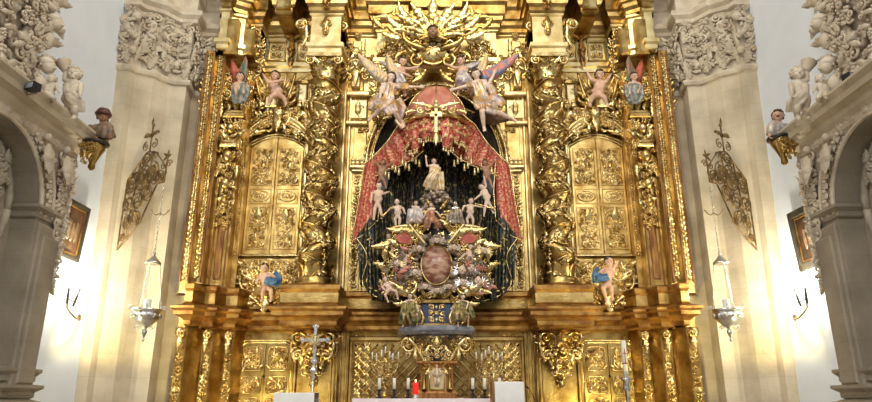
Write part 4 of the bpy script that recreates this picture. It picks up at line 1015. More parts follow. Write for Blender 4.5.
# ================================================================ CANOPY AND CURTAINS
def sheet(name, mt, parent, top, bot, Y, folds=8, amp=.05, nu=80, nv=24, ytop=0, ybot=0, thick=.012, sag=0, seed=0):
    """cloth between two pixel polylines (px, py, dy), with vertical folds in depth"""
    def pl(P, t):
        P = np.array([list(p) + [0] * (3 - len(p)) for p in P], float); q = np.linspace(0, 1, len(P)); return np.stack([np.interp(t, q, P[:, i]) for i in range(3)], 1)
    t = np.linspace(0, 1, nu); A = pl(top, t); B = pl(bot, t); V = []
    for j in range(nv):
        s_ = j / (nv - 1); P = A * (1 - s_) + B * s_
        d = amp * (.35 + .65 * s_) * (np.sin(t * folds * 2 * PI + seed) + .35 * np.sin(t * folds * 4.3 * PI + 1.3 + s_ * 2 + seed))
        V.append([at(p[0], p[1] + sag * math.sin(PI * s_), Y + p[2] + dd) for p, dd in zip(P, d)])
    mb = MB(); mb.grid(np.array(V)); o = mb.build(name, mt, parent); m = o.modifiers.new('s', 'SOLIDIFY'); m.thickness = thick; return o
can = thing('canopy', 'domed rose-red canopy with gold ribs and tasselled lambrequins above the saint statue', 'canopy', (0, 11.5, 5.4))
dc = at(436, 112, 11.45); DR = .60; dc[2] = 5.1; DH = .82
mb = MB(); a = np.linspace(0, PI / 2, 12); mb.lathe([(DR * math.cos(x), dc[2] + .02 + DH * math.sin(x)) for x in a[:-1]] + [(.01, dc[2] + .02 + DH)], (dc[0], dc[1], 0), 40, lobes=8, lob=.02); mb.build('dome', ROSE, can)
mb = MB(); mb.lathe([(DR - .1, dc[2] - .04), (DR + .05, dc[2] - .04), (DR + .07, dc[2]), (DR + .03, dc[2] + .04), (DR + .05, dc[2] + .07), (DR - .02, dc[2] + .1)], (dc[0], dc[1], 0), 40)
for k in range(9):
    A_ = -PI / 2 + (k - 4) * PI / 4.6; mb.tube(np.array([(dc[0] + (DR + .01) * math.cos(x) * math.cos(A_), dc[1] + (DR + .01) * math.cos(x) * math.sin(A_), dc[2] + .03 + DH * math.sin(x)) for x in np.linspace(.1, 1.5, 10)]), .014, 5)
mb.build('gold_rim', GOLDB, can)
mb = MB(); Mf = plane(dc[0], dc[1] - DR - .06, dc[2])
for s_ in (-1, 1):
    N = Mf if s_ > 0 else flip(Mf)
    curl(mb, (.14, .08), .08, PI, 1.4, -1, .022, N); curl(mb, (.3, .05), .07, PI, 1.4, 1, .02, N); leaf(mb, (.05, .1), .3, .4, .1, N, -.3, 4, .6); leaf(mb, (.38, .04), -.1, .2, .08, N, -.5, 3, .6)
mb.bbox(-.035, .035, -.42, .12, 0, .04, Mf, .01); mb.bbox(-.12, .12, -.1, -.03, 0, .04, Mf, .01); mb.ball((0, .2, .02), (.05, .06, .05), 9, 7, Mf); mb.ball((0, .12, .02), (.07, .06, .05), 9, 7, Mf); leaf(mb, (0, -.4), -PI / 2, .25, .14, Mf, 0, 4, .5)
mb.build('finial_cross', GOLDP, can)
for k in range(11):
    A_ = -PI / 2 + (k - 5) * .36; M = cyl(dc[0], dc[1], DR - .02, dc[2] - .05); N = moved(M, (k - 5) * .36 * DR, 0); mb = MB(); wdt = .115; ln = .5 + .12 * math.cos(k * 2.1) 
    t = np.linspace(0, 1, 12); ss = np.linspace(-1, 1, 7)
    G = np.array([[(wdt * q * (1 - .15 * u) , -ln * u + .06 * abs(q) * (u > .8) - (.07 * (1 - abs(q)) if u == 1 else 0), .05 * math.sin(u * 3) + .035 * math.cos(q * 4.5)) for q in ss] for u in t])
    mb.grid(G, M=N); o = mb.build('lambrequin', RED, can); m = o.modifiers.new('s', 'SOLIDIFY'); m.thickness = .012
    mb = MB(); N2 = moved(N, 0, 0, 0, 1, .05)
    candelabrum(mb, .16, ln * .7, moved(N2, 0, -ln * .45), 2, .012)
    for q in (-.9, -.45, 0, .45, .9):
        y = -ln + .03 * abs(q) - (.05 if q == 0 else 0); mb.ball((wdt * .85 * q, y - .02, .0), (.02, .02, .02), 6, 5, N2); mb.lathe([(.008, 0), (.016, -.03), (.02, -.07), (.004, -.075)], (0, 0, 0), 6, M=lambda a_, q=q, y=y: N2(np.stack([a_[:, 0] + wdt * .85 * q, a_[:, 2] + y - .03, a_[:, 1]], 1)))
    mb.build('tassel_trim', GOLDP, o)
cb = thing('dark_curtain', 'dark green-black gold-flecked curtain hanging in folds behind the saint statue', 'curtain', (0, 11.9, 2.2))
sheet('cloth', BLACKC, cb, [(398, 112, .1), (415, 104, .3), (436, 102, .4), (458, 104, .3), (474, 112, .1)], [(372, 300, -.5), (400, 304, -.1), (436, 305, .1), (470, 304, -.1), (502, 300, -.5)], 11.85, 13, .05, 150, 40)
mb = MB(); Q = np.array([at(px, py, 11.8) for px, py in zip(np.linspace(397, 475, 30), 113 - 10 * np.sin(np.linspace(0, PI, 30)))]); mb.tube(Q, .02, 6)
for q in Q[::2]: mb.tube([q, q - np.array((0, 0, .05))], .012, 6)
mb.build('gold_heading', GOLDB, cb)
def side_curtain():
    r = thing('red_curtain', 'red and gold brocade curtain tied back on the left of the canopy', 'curtain', (-1.1, 11.4, 2.6))
    sheet('swag', RED, r, [(414, 112, -.05), (400, 124), (388, 141), (376, 155), (366, 166)], [(424, 150, .1), (414, 158, .08), (398, 166, .06), (385, 169, .03), (377, 176)], 11.3, 5, .045, 70, 16)
    sheet('hanging', RED, r, [(365, 163, .05), (370, 160, -.05), (378, 160, 0)], [(352, 241, .1), (356, 243, -.02), (377, 221, 0)], 11.25, 2.2, .035, 40, 30)
    mb = MB()
    def rope(P, th=.011):
        Q = np.array([at(p[0], p[1], 11.2 + (p[2] if len(p) > 2 else 0)) for p in P]); t = np.linspace(0, len(P) - 1, len(P) * 6); Q = np.stack([np.interp(t, range(len(P)), Q[:, i]) for i in range(3)], 1); mb.tube(Q, th, 6)
        for q in Q[::2]: mb.ball(q, (th * 1.5,) * 3, 6, 5)
    rope([(364, 164), (361, 185), (357, 212), (351, 241)]); rope([(351, 241), (362, 236), (370, 228), (378, 220)]); rope([(378, 161), (380, 190), (378, 220)], .012); rope([(413, 113), (399, 124), (387, 142), (374, 156), (364, 164)], .014)
    rope([(377, 176), (385, 170), (398, 167), (414, 159), (424, 150)], .016)
    mb.build('gold_fringe', GOLDB, r)
    tt = MB()
    for i in range(12):
        p = at(382 + i * 3.4, 168 - i * 1.4 + 4 * (i % 3), 11.17); tt.lathe([(.006, 0), (.02, -.03), (.028, -.12), (.004, -.13)], tuple(p), 7); tt.ball(tuple(p), (.022,) * 3, 6, 5)
    tt.build('tassels', GOLDP, r)
    return r
cu = side_curtain(); mirror(cu, 'red and gold brocade curtain tied back on the right of the canopy')
def lining():
    r = thing('dark_drape', 'black gold-edged drape bulging out low on the left beside the figure group', 'drape', (-1.2, 11.2, 2.0))
    sheet('cloth', BLACKC, r, [(357, 236, 0), (372, 215, 0), (384, 190, .2), (392, 185, .3)], [(360, 284, -.05), (376, 300, -.15), (392, 303, -.1), (404, 300, .1)], 11.2, 4, .07, 70, 30)
    mb = MB(); Q = np.array([at(px, py, 11.08) for px, py in ((356, 238), (362, 245), (369, 256), (366, 268), (359, 282), (368, 293), (380, 299), (394, 302), (403, 299))]); t = np.linspace(0, 8, 50)
    Q = np.stack([np.interp(t, range(9), Q[:, i]) for i in range(3)], 1)
    for _ in range(14): Q[1:-1] = (Q[:-2] + Q[2:] + Q[1:-1]) / 3
    mb.tube(Q, .009, 6); mb.build('gold_edge', GOLDB, r)
    mb = MB(); 
    for i in range(16):
        p = at(366 + (i * 7) % 30, 240 + (i * 11) % 52, 11.06); leaf(mb, (0, 0), i * 1.3, .07, .04, plane(p[0], p[1], p[2]), .8, 3, .5)
    mb.build('gold_embroidery', GOLD, r)
    return r
l_ = lining(); mirror(l_, 'black gold-edged drape bulging out low on the right beside the figure group')

# ================================================================ CENTRAL MONUMENT
mon = thing('reliquary_monument', 'tiered painted and gilded monument with oval stone medallion, scrolls and clouds on a console', 'monument', (0, 11.1, .5))
YM = 11.0
def P2(px, py, Y=YM): return at(px, py, Y)
def bandpx(mb, x0, x1, y0, y1, Y, d, bev=.02, mi=0):
    a, b = P2(x0, y1, Y), P2(x1, y0, Y); mb.bbox(a[0], b[0], a[2], b[2], -d, 0, plane(0, Y), bev, mi)
z_s = P2(436, 329, 10.8)[2]
mb = MB(); 
molding(mb, [(-.70, 11.5), (-.62, 10.85), (-.3, 10.72), (.3, 10.72), (.62, 10.85), (.70, 11.5)], [(-.3, z_s - .08), (-.06, z_s - .08), (0, z_s - .02), (0, z_s + .03), (-.03, z_s + .06), (-.3, z_s + .06)]); mb.box(-.5, .5, 11, 11.8, z_s - .06, z_s + .05); mb.build('slab', SLATE, mon)
mb = MB(); z0 = P2(436, 361, 11.0)[2]; mb.lathe([(.2, z0), (.24, z0 + .05), (.2, z0 + .1), (.25, z0 + .2), (.42, z_s - .16), (.52, z_s - .08)], (0, 11.2, 0), 8, sy=.7); mb.build('console', SLATE, mon)
mb = MB(); M = plane(0, 10.95)
for s_ in (-1, 1):
    N = M if s_ > 0 else flip(M); q = z_s - .12
    curl(mb, (.46, q - .14), .14, PI / 2, 1.6, -1, .045, N, lift=1.3); curl(mb, (.2, q - .42), .1, 0, 1.5, 1, .035, N); t = np.linspace(0, 1, 12); mb.tube(np.stack([.5 - .32 * t ** .7, q - .02 - .45 * t, .06 + 0 * t], 1), .05 * (1 - .3 * t), 6, N)
    for (u, v, a, b, L) in ((.12, q - .5, -1.3, .8, .16),): leaf(mb, (u, v), a, L, L * .5, moved(N, 0, 0, 0, 1, .05), b, 4, .6)
leaf(mb, (0, z_s - .12), -PI / 2, .2, .13, moved(M, 0, 0, 0, 1, .1), 0, 5, .5); mass(mb, [(0, z_s - .1), (.6, z_s - .1), (.6, z_s - .3), (.36, z_s - .42), (.22, z_s - .6), (0, z_s - .62)], M, 50, .11, 6, .05, sym=True)
mb.build('console_scroll', GOLDB, mon)
mb = MB()
for s_ in (-1, 1):
    mb.lathe([(.03, z0), (.035, z0 + .1), (.02, z0 + .13), (.03, z0 + .25), (.035, z0 + .26)], (s_ * .36, 10.85, 0), 10)
mb.build('small_column', GOLDP, mon)
mb = MB(); bandpx(mb, 421, 452, 303, 325, 10.95, .3); mb.build('blue_block', BLUEP, mon)
mb = MB(); c = P2(436.5, 313, 10.945); N = plane(c[0], c[1], c[2]); rosette(mb, (0, 0), .05, N, 8)
candelabrum(mb, .4, .32, N, 3, .012)
for s_ in (-1, 1):
    N2 = N if s_ > 0 else flip(N); curl(mb, (.08, .1), .05, 0, 1.3, 1, .014, N2); curl(mb, (.08, -.1), .05, 0, 1.3, -1, .014, N2)
    t = np.linspace(0, 1, 14); mb.tube(np.stack([.29 + .06 * np.cos(t * 4.5), .2 - .42 * t, .05 + .02 * t], 1), .04, 7, N2); curl(mb, (.36, -.17), .08, PI / 2, 1.4, -1, .03, N2); curl(mb, (.3, .2), .07, 0, 1.2, 1, .026, N2); leaf(mb, (.28, .12), -1.1, .3, .12, moved(N2, 0, 0, 0, 1, .06), -.6, 4, .6)
mb.build('emblem', GOLDB, mon)
mb = MB(); bandpx(mb, 418, 455, 299, 303, 10.9, .35, .01); bandpx(mb, 419, 454, 323, 326, 10.88, .35, .01); bandpx(mb, 424, 449, 292, 299, 10.95, .3, .02)
mb.build('block_cornice', GOLD, mon)
mb = MB(); c = P2(436.5, 265, 10.95); mb.ball(tuple(c), (.265, .17, .35), 32, 22); mb.build('stone_oval', MARBLE, mon)
mb = MB(); N = plane(c[0], c[1] - .02, c[2]); ring(mb, (0, 0), .27, .355, .025, N, 36, 7); mb.build('oval_frame', GOLD, mon)
mb = MB(); rng = random.Random(8)
for k in range(40):
    a = k / 40 * 2 * PI; rr = rng.uniform(1.02, 1.3); u, v = .31 * rr * math.cos(a), .41 * rr * math.sin(a); s1 = rng.uniform(.045, .085)
    mb.ball((u, v, rng.uniform(0, .1)), (s1, s1 * .9, s1 * .9), 8, 6, N)
mb.build('cloud_wreath', CLOUD, mon)
mb = MB()
for k in range(26):
    a = k / 26 * 2 * PI; leaf(mb, (.33 * math.cos(a), .42 * math.sin(a)), a + rng.uniform(-.9, .9), .2, .1, N, rng.uniform(-1, 1), 3, .6)
mb.build('wreath_leaves', GOLDB, mon)
# body of the monument behind the oval
mb = MB(); mb.poly([((x - 436.5) * .0177, (265 - y) * .0172) for x, y in ((414, 300), (459, 300), (470, 285), (474, 262), (466, 240), (478, 226), (462, 214), (411, 214), (395, 226), (407, 240), (399, 262), (403, 285))], -.35, -.06, N, .03); mb.build('core', DARK, mon)
mb = MB(); rng = random.Random(4)
for s_ in (-1, 1):
    N2 = N if s_ > 0 else flip(N)
    def g(px, py): return ((px - 436.5) * .0177, (265 - py) * .0172)
    for (px, py, r_, a0, tn, hd_) in ((458, 232, .13, PI, 1.5, -1), (472, 236, .12, PI / 2, 1.4, -1), (463, 287, .2, PI / 2, 1.7, -1), (480, 282, .12, 0, 1.4, 1), (476, 255, .11, PI, 1.4, -1), (446, 222, .1, 0, 1.4, 1)):
        curl(mb, g(px, py), r_, a0, tn, hd_, r_ * .3, N2, lift=1.2)
    for (px, py, a, L, b) in ((452, 240, .9, .42, -1), (462, 232, .4, .34, -1), (470, 228, -.4, .3, .9), (480, 240, -.7, .4, .8), (458, 296, .2, .5, .6), (470, 296, .5, .36, -1), (484, 272, .9, .3, -1), (470, 262, .2, .3, 1), (473, 250, 1.1, .3, -1), (462, 302, -.6, .3, 1), (482, 290, .3, .25, 1), (450, 232, 1.9, .3, .8), (487, 262, 1.4, .3, .8)):
        leaf(mb, g(px, py), a, L, L * .45, moved(N2, 0, 0, 0, 1, .04), b, 4, .6)
mass(mb, [g(x, y) for x, y in ((437, 300), (460, 304), (486, 294), (492, 272), (486, 256), (476, 250), (482, 236), (472, 226), (452, 224), (450, 240), (458, 262), (452, 290))], N, 130, .11, 5, .08, sym=True)
mb.build('gold_scrolls', GOLDB, mon)
mb = MB(); mass(mb, [g(x, y) for x, y in ((398, 298), (382, 292), (384, 270), (396, 262), (400, 248), (412, 244), (414, 280))], N, 40, .1, 15, .14, kinds='rb'); mb.build('silvered_flowers', CLOUD, mon); mb = MB(); mass(mb, [g(x, y) for x, y in ((476, 298), (492, 288), (488, 266), (478, 262), (474, 248), (462, 244), (460, 280))], N, 40, .1, 16, .14, kinds='rb'); mb.build('silvered_flowers', CLOUD, mon)
mb = MB(); mass(mb, [g(x, y) for x, y in ((398, 298), (382, 292), (384, 270), (396, 262), (400, 248), (412, 244), (414, 280))], N, 7, .12, 25, .18, kinds='lr'); mb.build('rose_flowers', ROSE, mon); mb = MB(); mass(mb, [g(x, y) for x, y in ((476, 298), (492, 288), (488, 266), (478, 262), (474, 248), (462, 244), (460, 280))], N, 7, .12, 26, .18, kinds='lr'); mb.build('rose_flowers', ROSE, mon)
for s_ in (-1, 1):
    mb = MB(); N2 = N if s_ > 0 else flip(N); t = np.linspace(0, 1, 12)
    mb.tube(np.array([(*g(447 + 17 * q, 246 - 22 * q), .12) for q in t]), .035, 4, N2); mb.tube(np.array([(*g(452 + 30 * q, 228 - 3 * math.sin(q * 3)), .04) for q in t]), .03, 6, N2)
    mb.build('gold_beam', GOLDP, mon)
    mb = MB(); mb.poly([g(x, y) for x, y in ((457, 233), (467, 231), (478, 236), (474, 243), (461, 246))], 0, .08, N2, .01); mb.poly([g(x, y) for x, y in ((460, 250), (465, 250), (465, 270), (459, 268))], 0, .08, N2, .01); mb.build('red_panel', REDP, mon)
    mb = MB(); mb.poly([g(x, y) for x, y in ((466, 250), (471, 247), (474, 262), (468, 275))], 0, .07, N2, .01); mb.poly([g(x, y) for x, y in ((448, 236), (456, 232), (457, 243), (450, 244))], 0, .07, N2, .01); mb.build('blue_panel', BLUEC, mon)
mb = MB(); rng = random.Random(14)
for k in range(120):
    px = rng.uniform(412, 462); py = rng.uniform(204, 230)
    if abs(px - 437) > 12 + (py - 200) * .6: continue
    s1 = rng.uniform(.035, .07); p = P2(px, py, 11.05 + rng.uniform(-.1, .1)); mb.ball(tuple(p), (s1, s1, s1 * .85), 8, 6)
for k in range(110):
    px = rng.uniform(421, 453); py = 190 + 13 * rng.random()
    if py < 190 + abs(px - 437) * .5: continue
    s1 = rng.uniform(.03, .06); p = P2(px, py, 11.0 + rng.uniform(-.1, .1)); mb.ball(tuple(p), (s1, s1, s1 * .8), 8, 6)
mb.build('cloud_mass', CLOUD, mon)
mb = MB(); c2 = P2(437, 216, 11.0); N3 = plane(c2[0], c2[1] - .12, c2[2])
for s_ in (-1, 1):
    N2 = N3 if s_ > 0 else flip(N3); curl(mb, (.12, -.1), .1, PI, 1.5, -1, .03, N2); curl(mb, (.3, -.16), .1, PI, 1.4, 1, .03, N2)
    for k in range(5): leaf(mb, (.05 + .07 * k, .1 - .06 * k), .5 - .4 * k, .22, .1, N2, (-1) ** k, 3, .6)
mb.build('cloud_leaves', GOLD, mon)

DFL = mat('brown_painted_flesh', (.30, .15, .08), (.42, .24, .14), 0, .38, 9, 40, .05)
# small winged cherub heads round the oval: each a thing of its own
def cherub_head(px, py, Y, hr, label, wings=CLOUD, hairm=HAIRB, skin=FLESHP, group='cherub heads around the oval medallion', cat='cherub', rot=0):
    p = at(px, py, Y); r = thing('winged_cherub', label, cat, tuple(p), group); mb = MB()
    mb.ball((p[0], p[1], p[2]), (hr * .85, hr * .9, hr), 14, 10); mb.ball((p[0], p[1] - hr * .9, p[2] - hr * .1), (hr * .15, hr * .25, hr * .2), 7, 5); mb.ball((p[0], p[1] - hr * .6, p[2] - hr * .75), (hr * .25,) * 3, 7, 5)
    for s_ in (-1, 1): mb.ball((p[0] + s_ * hr * .4, p[1] - hr * .55, p[2] - hr * .3), (hr * .35,) * 3, 8, 6)
    o = mb.build('face', skin, r); bake(o, hr / 9, 2)
    mb = MB()
    for s_ in (-1, 1): mb.ball((p[0] + s_ * hr * .33, p[1] - hr * .84, p[2] + hr * .05), (hr * .12, hr * .07, hr * .08), 6, 5)
    mb.ball((p[0], p[1] - hr * .9, p[2] - hr * .45), (hr * .18, hr * .07, hr * .05), 6, 5); mb.build('eyes_and_mouth', INK, r)
    rng = random.Random(int(px * 3 + py)); mb = MB()
    for i in range(60):
        a = rng.uniform(0, 2 * PI); z = rng.uniform(-.4, 1); q = math.sqrt(1 - z * z); x, y = q * math.cos(a), q * math.sin(a)
        if y < -.15 and z < .55: continue
        mb.ball((p[0] + x * hr * .9, p[1] + y * hr * .95, p[2] + z * hr * 1.0 + hr * .05), (hr * rng.uniform(.18, .28),) * 3, 6, 5)
    mb.build('hair', hairm, r)
    if wings:
        for s_ in (-1, 1):
            mb = MB(); M = plane(p[0], p[1] + hr * .2, p[2]); N = M if s_ > 0 else flip(M)
            for lay in range(2):
                for k in range(5): leaf(mb, (hr * .5, -hr * .5), 1.15 - k * .42, hr * (1.8 - .5 * lay), hr * .62, moved(N, 0, 0, 0, 1, lay * .012), .3, 0, .3, n=7)
            mb.build('wing', wings, r)
    return r
for px, py, hr, wm, lb in ((419, 248, .06, CLOUD, 'small winged cherub head at the upper left of the stone oval'), (454, 247, .06, CLOUD, 'small winged cherub head at the upper right of the stone oval'),
    (415, 272, .06, CLOUD, 'small winged cherub head at the lower left of the stone oval'), (425, 286, .058, CLOUD, 'small winged cherub head just below left of the stone oval'),
    (437, 290, .058, CLOUD, 'small winged cherub head directly beneath the stone oval'), (449, 286, .058, CLOUD, 'small winged cherub head just below right of the stone oval'),
    (437, 240, .062, CLOUD, 'small winged cherub head directly above the stone oval'), (462, 270, .085, SILV, 'larger silver-winged cherub head to the right of the stone oval'),
    (471, 268, .08, SILV, 'silver-winged cherub head second out from the right of the oval'), (478, 281, .085, SILV, 'silver-winged cherub head at the far lower right of the group'),
    (463, 282, .07, SILV, 'silver-winged cherub head below the two right-hand ones'), (397, 263, .07, GOLDP, 'gold-winged cherub head at the left edge of the group'), (484, 250, .07, GOLDP, 'gold-winged cherub head at the right edge of the group')):
    cherub_head(px, py, 10.72 if 410 < px < 460 else 10.8, hr, lb, wm)
cherub_head(433, 32, 11.1, .125, 'dark-haired cherub head at the foot of the crowning palmette', GOLD, HAIR, DFL, None)

# ---------------------------------------------------------------- painted wooden figures
r, d = figure('saint_statue', 'small gilded robed saint statue with raised arm standing on the cloud', 'statue', 11.0, (434, 161), (434, 175), ((440, 168), (439, 173, -.1)), ((427, 166, -.03), (426, 158, -.03)), ((437, 183), (437, 190)), ((431, 183), (431, 190)), child=False, skin=FLESHP, hair=HAIRB, K=1, hairlen=6)
drapery(r, 'robe', [[(434, 166, -.02, .8), (434, 175, -.04, .9), (434, 182, -.03, 1.1), (434, 190, 0, 1.5)], [(438, 168, -.06, .5), (432, 178, -.1, .9), (428, 188, -.02, .9)], [(440, 172, -.02, .6), (440, 182, 0, .8), (439, 190, 0, .8)]], CREAMC, 11.0, .036, 5, .009, .042, 3)
putti = [
 # name, label, Y, head, pelvis, la, ra, ll, rl, kwargs
 ('putto', 'naked putto blowing a trumpet, left of the cloud', 11.0, (397, 202), (398, 213), ((403, 208), (405, 213, -.05)), ((391, 208, -.04), (387, 212, -.05)), ((400, 219), (399, 226)), ((395, 219), (396, 226)), {}),
 ('putto', 'naked putto blowing a trumpet, right of the cloud', 11.0, (471, 201), (470, 212), ((476, 206, -.04), (481, 207, -.05)), ((464, 206), (462, 211, -.05)), ((473, 219), (473, 226)), ((467, 219), (468, 226)), {}),
 ('putto', 'putto climbing the inner edge of the left red curtain', 11.1, (379, 186), (378, 199), ((383, 194), (388, 192, -.08)), ((372, 193), (371, 201, -.05)), ((380, 208), (382, 217)), ((375, 208), (374, 218)), {}),
 ('putto', 'dark-skinned putto lifting the left red curtain fold', 11.15, (383, 163), (381, 174), ((388, 166), (394, 162, -.04)), ((377, 165), (373, 160, -.04)), ((384, 181), (386, 187)), ((379, 181), (377, 187)), dict(skin='d')),
 ('putto', 'putto reaching sideways beside the right red curtain', 11.1, (481, 187), (487, 197), ((486, 186), (484, 177, -.05)), ((479, 196), (475, 199, -.08)), ((490, 205), (493, 212)), ((485, 207), (484, 215)), {}),
 ('putto', 'dark-skinned putto lifting the right red curtain fold', 11.15, (485, 163), (487, 174), ((491, 166), (495, 160, -.04)), ((481, 167), (476, 163, -.04)), ((490, 181), (492, 187)), ((484, 181), (483, 187)), dict(skin='d')),
 ('putto', 'seated putto with folded arms at the left foot of the group', 10.8, (385, 279), (389, 288), ((390, 284), (394, 284, -.08)), ((382, 287, -.03), (386, 291, -.08)), ((396, 291, -.1), (398, 298, -.05)), ((385, 295, -.1), (388, 301, -.05)), {}),
 ('putto', 'standing putto left of the stone oval holding a leaf', 10.85, (403, 250), (404, 262), ((409, 256), (412, 251, -.05)), ((397, 257), (395, 264, -.05)), ((407, 270), (406, 278)), ((401, 270), (400, 278)), {}),
 ('putto', 'standing putto right of the stone oval with a raised arm', 10.85, (471, 247), (470, 259), ((476, 252), (479, 246, -.05)), ((465, 254), (461, 258, -.05)), ((473, 267), (474, 275)), ((467, 267), (466, 275)), {}),
 ('putto', 'reclining putto with one arm out on the left ornate slope', 10.95, (389, 236), (393, 246), ((395, 240), (401, 239, -.05)), ((386, 243), (383, 250, -.05)), ((399, 251), (404, 255)), ((391, 254), (392, 261)), {}),
 ('putto', 'chubby pink putto seated with crossed arms on the upper left scrolled plate', 11.55, (275, 76), (277, 92), ((283, 80, -.12), (274, 82, -.22)), ((268, 82, -.06), (264, 76, -.04)), ((283, 97, -.18), (286, 103, -.12)), ((271, 97, -.18), (269, 104, -.12)), dict(b=1)),
 ('putto', 'chubby pink putto seated with raised arm on the upper right scrolled plate', 11.55, (600, 75), (598, 92), ((606, 82, -.06), (610, 76, -.04)), ((591, 80, -.06), (588, 74, -.06)), ((604, 97, -.18), (607, 104, -.12)), ((592, 97, -.18), (590, 104, -.12)), dict(b=1)),
 ('putto', 'putto with blue cloth seated on the shell bracket under the left tall door', 11.4, (264, 268), (267, 284), ((272, 275), (277, 280, -.08)), ((259, 276), (257, 282, -.08)), ((271, 290, -.15), (271, 299, -.08)), ((263, 290, -.15), (262, 299, -.08)), dict(b=1)),
 ('putto', 'putto with blue cloth seated on the shell bracket under the right tall door', 11.4, (609, 262), (606, 280), ((613, 269), (617, 263, -.06)), ((602, 270), (598, 276, -.08)), ((611, 287, -.15), (612, 297, -.08)), ((603, 288, -.15), (606, 298, -.06)), dict(b=1)),
]
DFL_ = mat('brown_painted_flesh', (.24, .12, .06), (.36, .20, .11), 0, .38, 9, 40, .05)
made = []
for nm, lb, Y, hd, pe, la, ra, ll, rl, kw in putti:
    fr_, d = figure(nm, lb, 'putto figure', Y, hd, pe, la, ra, ll, rl, skin=DFL if kw.get('skin') == 'd' else (FLESH if kw.get('b') else FLESHP), face=(.05 * (1 if hd[0] < 436 else -1), -1, -.25 if not kw.get('b') else -.3), tilt=(.12 * (1 if hd[0] < 436 else -1), -.1, 1) if kw.get('b') else None)
    made.append((fr_, d))
for i, s_ in ((0, -1), (1, 1)):
    mb = MB(); a_ = at((388, 484)[i], (211, 206)[i], 10.86); a0 = at((394, 474)[i], (205, 203)[i], 10.88); d_ = a_ - a0; L = np.linalg.norm(d_)
    e_ = a0 + d_ * 2.0; t = np.linspace(0, 1, 12); mb.tube(np.array([a0 + (e_ - a0) * q for q in t]), .01 + .03 * t ** 5, 8); o = mb.build('trumpet', GOLDB); tag(o, ('thin gold trumpet held to the lips of the left small putto', 'thin gold trumpet held to the lips of the right small putto')[i], 'trumpet')
for i in (12, 13):
    x = (270, 603)[i - 12]; y = (278, 274)[i - 12]; k_ = 1 if i == 12 else -1
    drapery(made[i][0], 'blue_cloth', [[(x - 5 * k_, y + 2, -.14), (x + 2 * k_, y + 4, -.2), (x + 6 * k_, y + 1, -.14), (x + 7 * k_, y + 9, -.08, .8)], [(x + 5 * k_, y - 6, .06, .6), (x + 9 * k_, y, 0, .8), (x + 8 * k_, y + 9, 0, .6)]] , BLUEC, 11.4, .03, 3, .011, .04, i)
for i, (x, y) in ((10, (276, 90)), (11, (599, 90))):
    pass
# figures seated in the cloud
r, d = figure('seated_figure', 'small seated robed figure at the centre of the cloud below the statue', 'statue', 10.85, (431, 205), (432, 217), ((437, 212), (440, 216, -.08)), ((426, 212), (424, 217, -.08)), ((438, 220, -.15), (438, 228, -.1)), ((428, 220, -.15), (428, 228, -.1)), child=False, skin=FLESHP, hair=HAIRB)
drapery(r, 'robe', [[(432, 210, -.05, .7), (432, 217, -.1, .9), (437, 222, -.2, .8), (438, 228, -.12, .8)], [(430, 212, -.04, .7), (429, 219, -.16, .9), (427, 228, -.12, .8)]], mat('brown_rose_robe', (.30, .10, .07), (.52, .30, .16), .2, .4, 14, 40, .2), 10.85, .03, 4, .009, .03, 5)
for i, (hx, hy, m_, hm, lb) in enumerate(((416, 203, GREYC, HAIRB, 'kneeling figure in silvery grey robe left of the cloud centre'), (455, 204, CLOUD, SILV, 'white-haired robed figure kneeling right of the cloud centre'))):
    k_ = 1 if i == 0 else -1
    r, d = figure('kneeling_figure', lb, 'statue', 10.9, (hx, hy), (hx - 1 * k_, hy + 12), ((hx + 6, hy + 7), (hx + 6 + 3 * k_, hy + 3, -.06)), ((hx - 6, hy + 7), (hx - 6 + 3 * k_, hy + 10, -.06)), ((hx + 4, hy + 18, -.12), (hx + 1, hy + 22)), ((hx - 5, hy + 18, -.12), (hx - 4, hy + 22)), child=False, skin=FLESHP if i == 0 else SILV, hair=hm)
    drapery(r, 'robe', [[(hx, hy + 5, -.02, .7), (hx, hy + 12, -.08, 1), (hx, hy + 20, -.06, 1.3)], [(hx - 5, hy + 6, -.03, .5), (hx - 5, hy + 14, -.05, .8), (hx - 6, hy + 21, 0, .9)], [(hx + 4, hy + 6, -.03, .5), (hx + 4, hy + 14, -.05, .8), (hx + 6, hy + 21, 0, .9)]], m_, 10.9, .036, 4, .01, .04, 6 + i)
r, d = figure('seated_figure', 'figure in green gilt robe seated at the lower right of the blue block', 'statue', 10.8, (463, 297), (462, 311), ((468, 303), (466, 310, -.1)), ((456, 303), (452, 308, -.08)), ((468, 314, -.15), (468, 324, -.02)), ((457, 314, -.15), (458, 324, -.02)), child=False, skin=FLESHP, hair=HAIR)
drapery(r, 'robe', [[(463, 301, -.03, .8), (462, 309, -.08, 1), (465, 314, -.2, 1), (462, 321, -.14, 1)], [(458, 303, -.05, .6), (456, 313, -.12, .9), (455, 322, -.05, .8)], [(468, 303, -.02, .6), (471, 312, -.02, .7), (474, 318, 0, .6)]], GREENC, 10.8, .028, 3, .011, .045, 12)
r, d = figure('seated_figure', 'figure wrapped in dark green gilt robe at the lower left of the blue block', 'statue', 10.8, (410, 296), (410, 311), ((416, 303), (418, 310, -.1)), ((403, 303), (402, 311, -.08)), ((417, 315, -.15), (417, 324, -.02)), ((404, 315, -.15), (403, 324, -.02)), child=False, skin=FLESHP, hair=HAIR)
drapery(r, 'robe', [[(410, 301, -.03, .9), (410, 309, -.08, 1.2), (412, 316, -.2, 1.2), (414, 324, -.14, 1)], [(404, 303, -.05, .7), (403, 313, -.14, .9), (402, 324, -.05, .9)], [(415, 303, -.02, .7), (418, 312, -.08, .7), (418, 322, -.02, .6)]], GREENC, 10.8, .028, 3, .011, .045, 13)

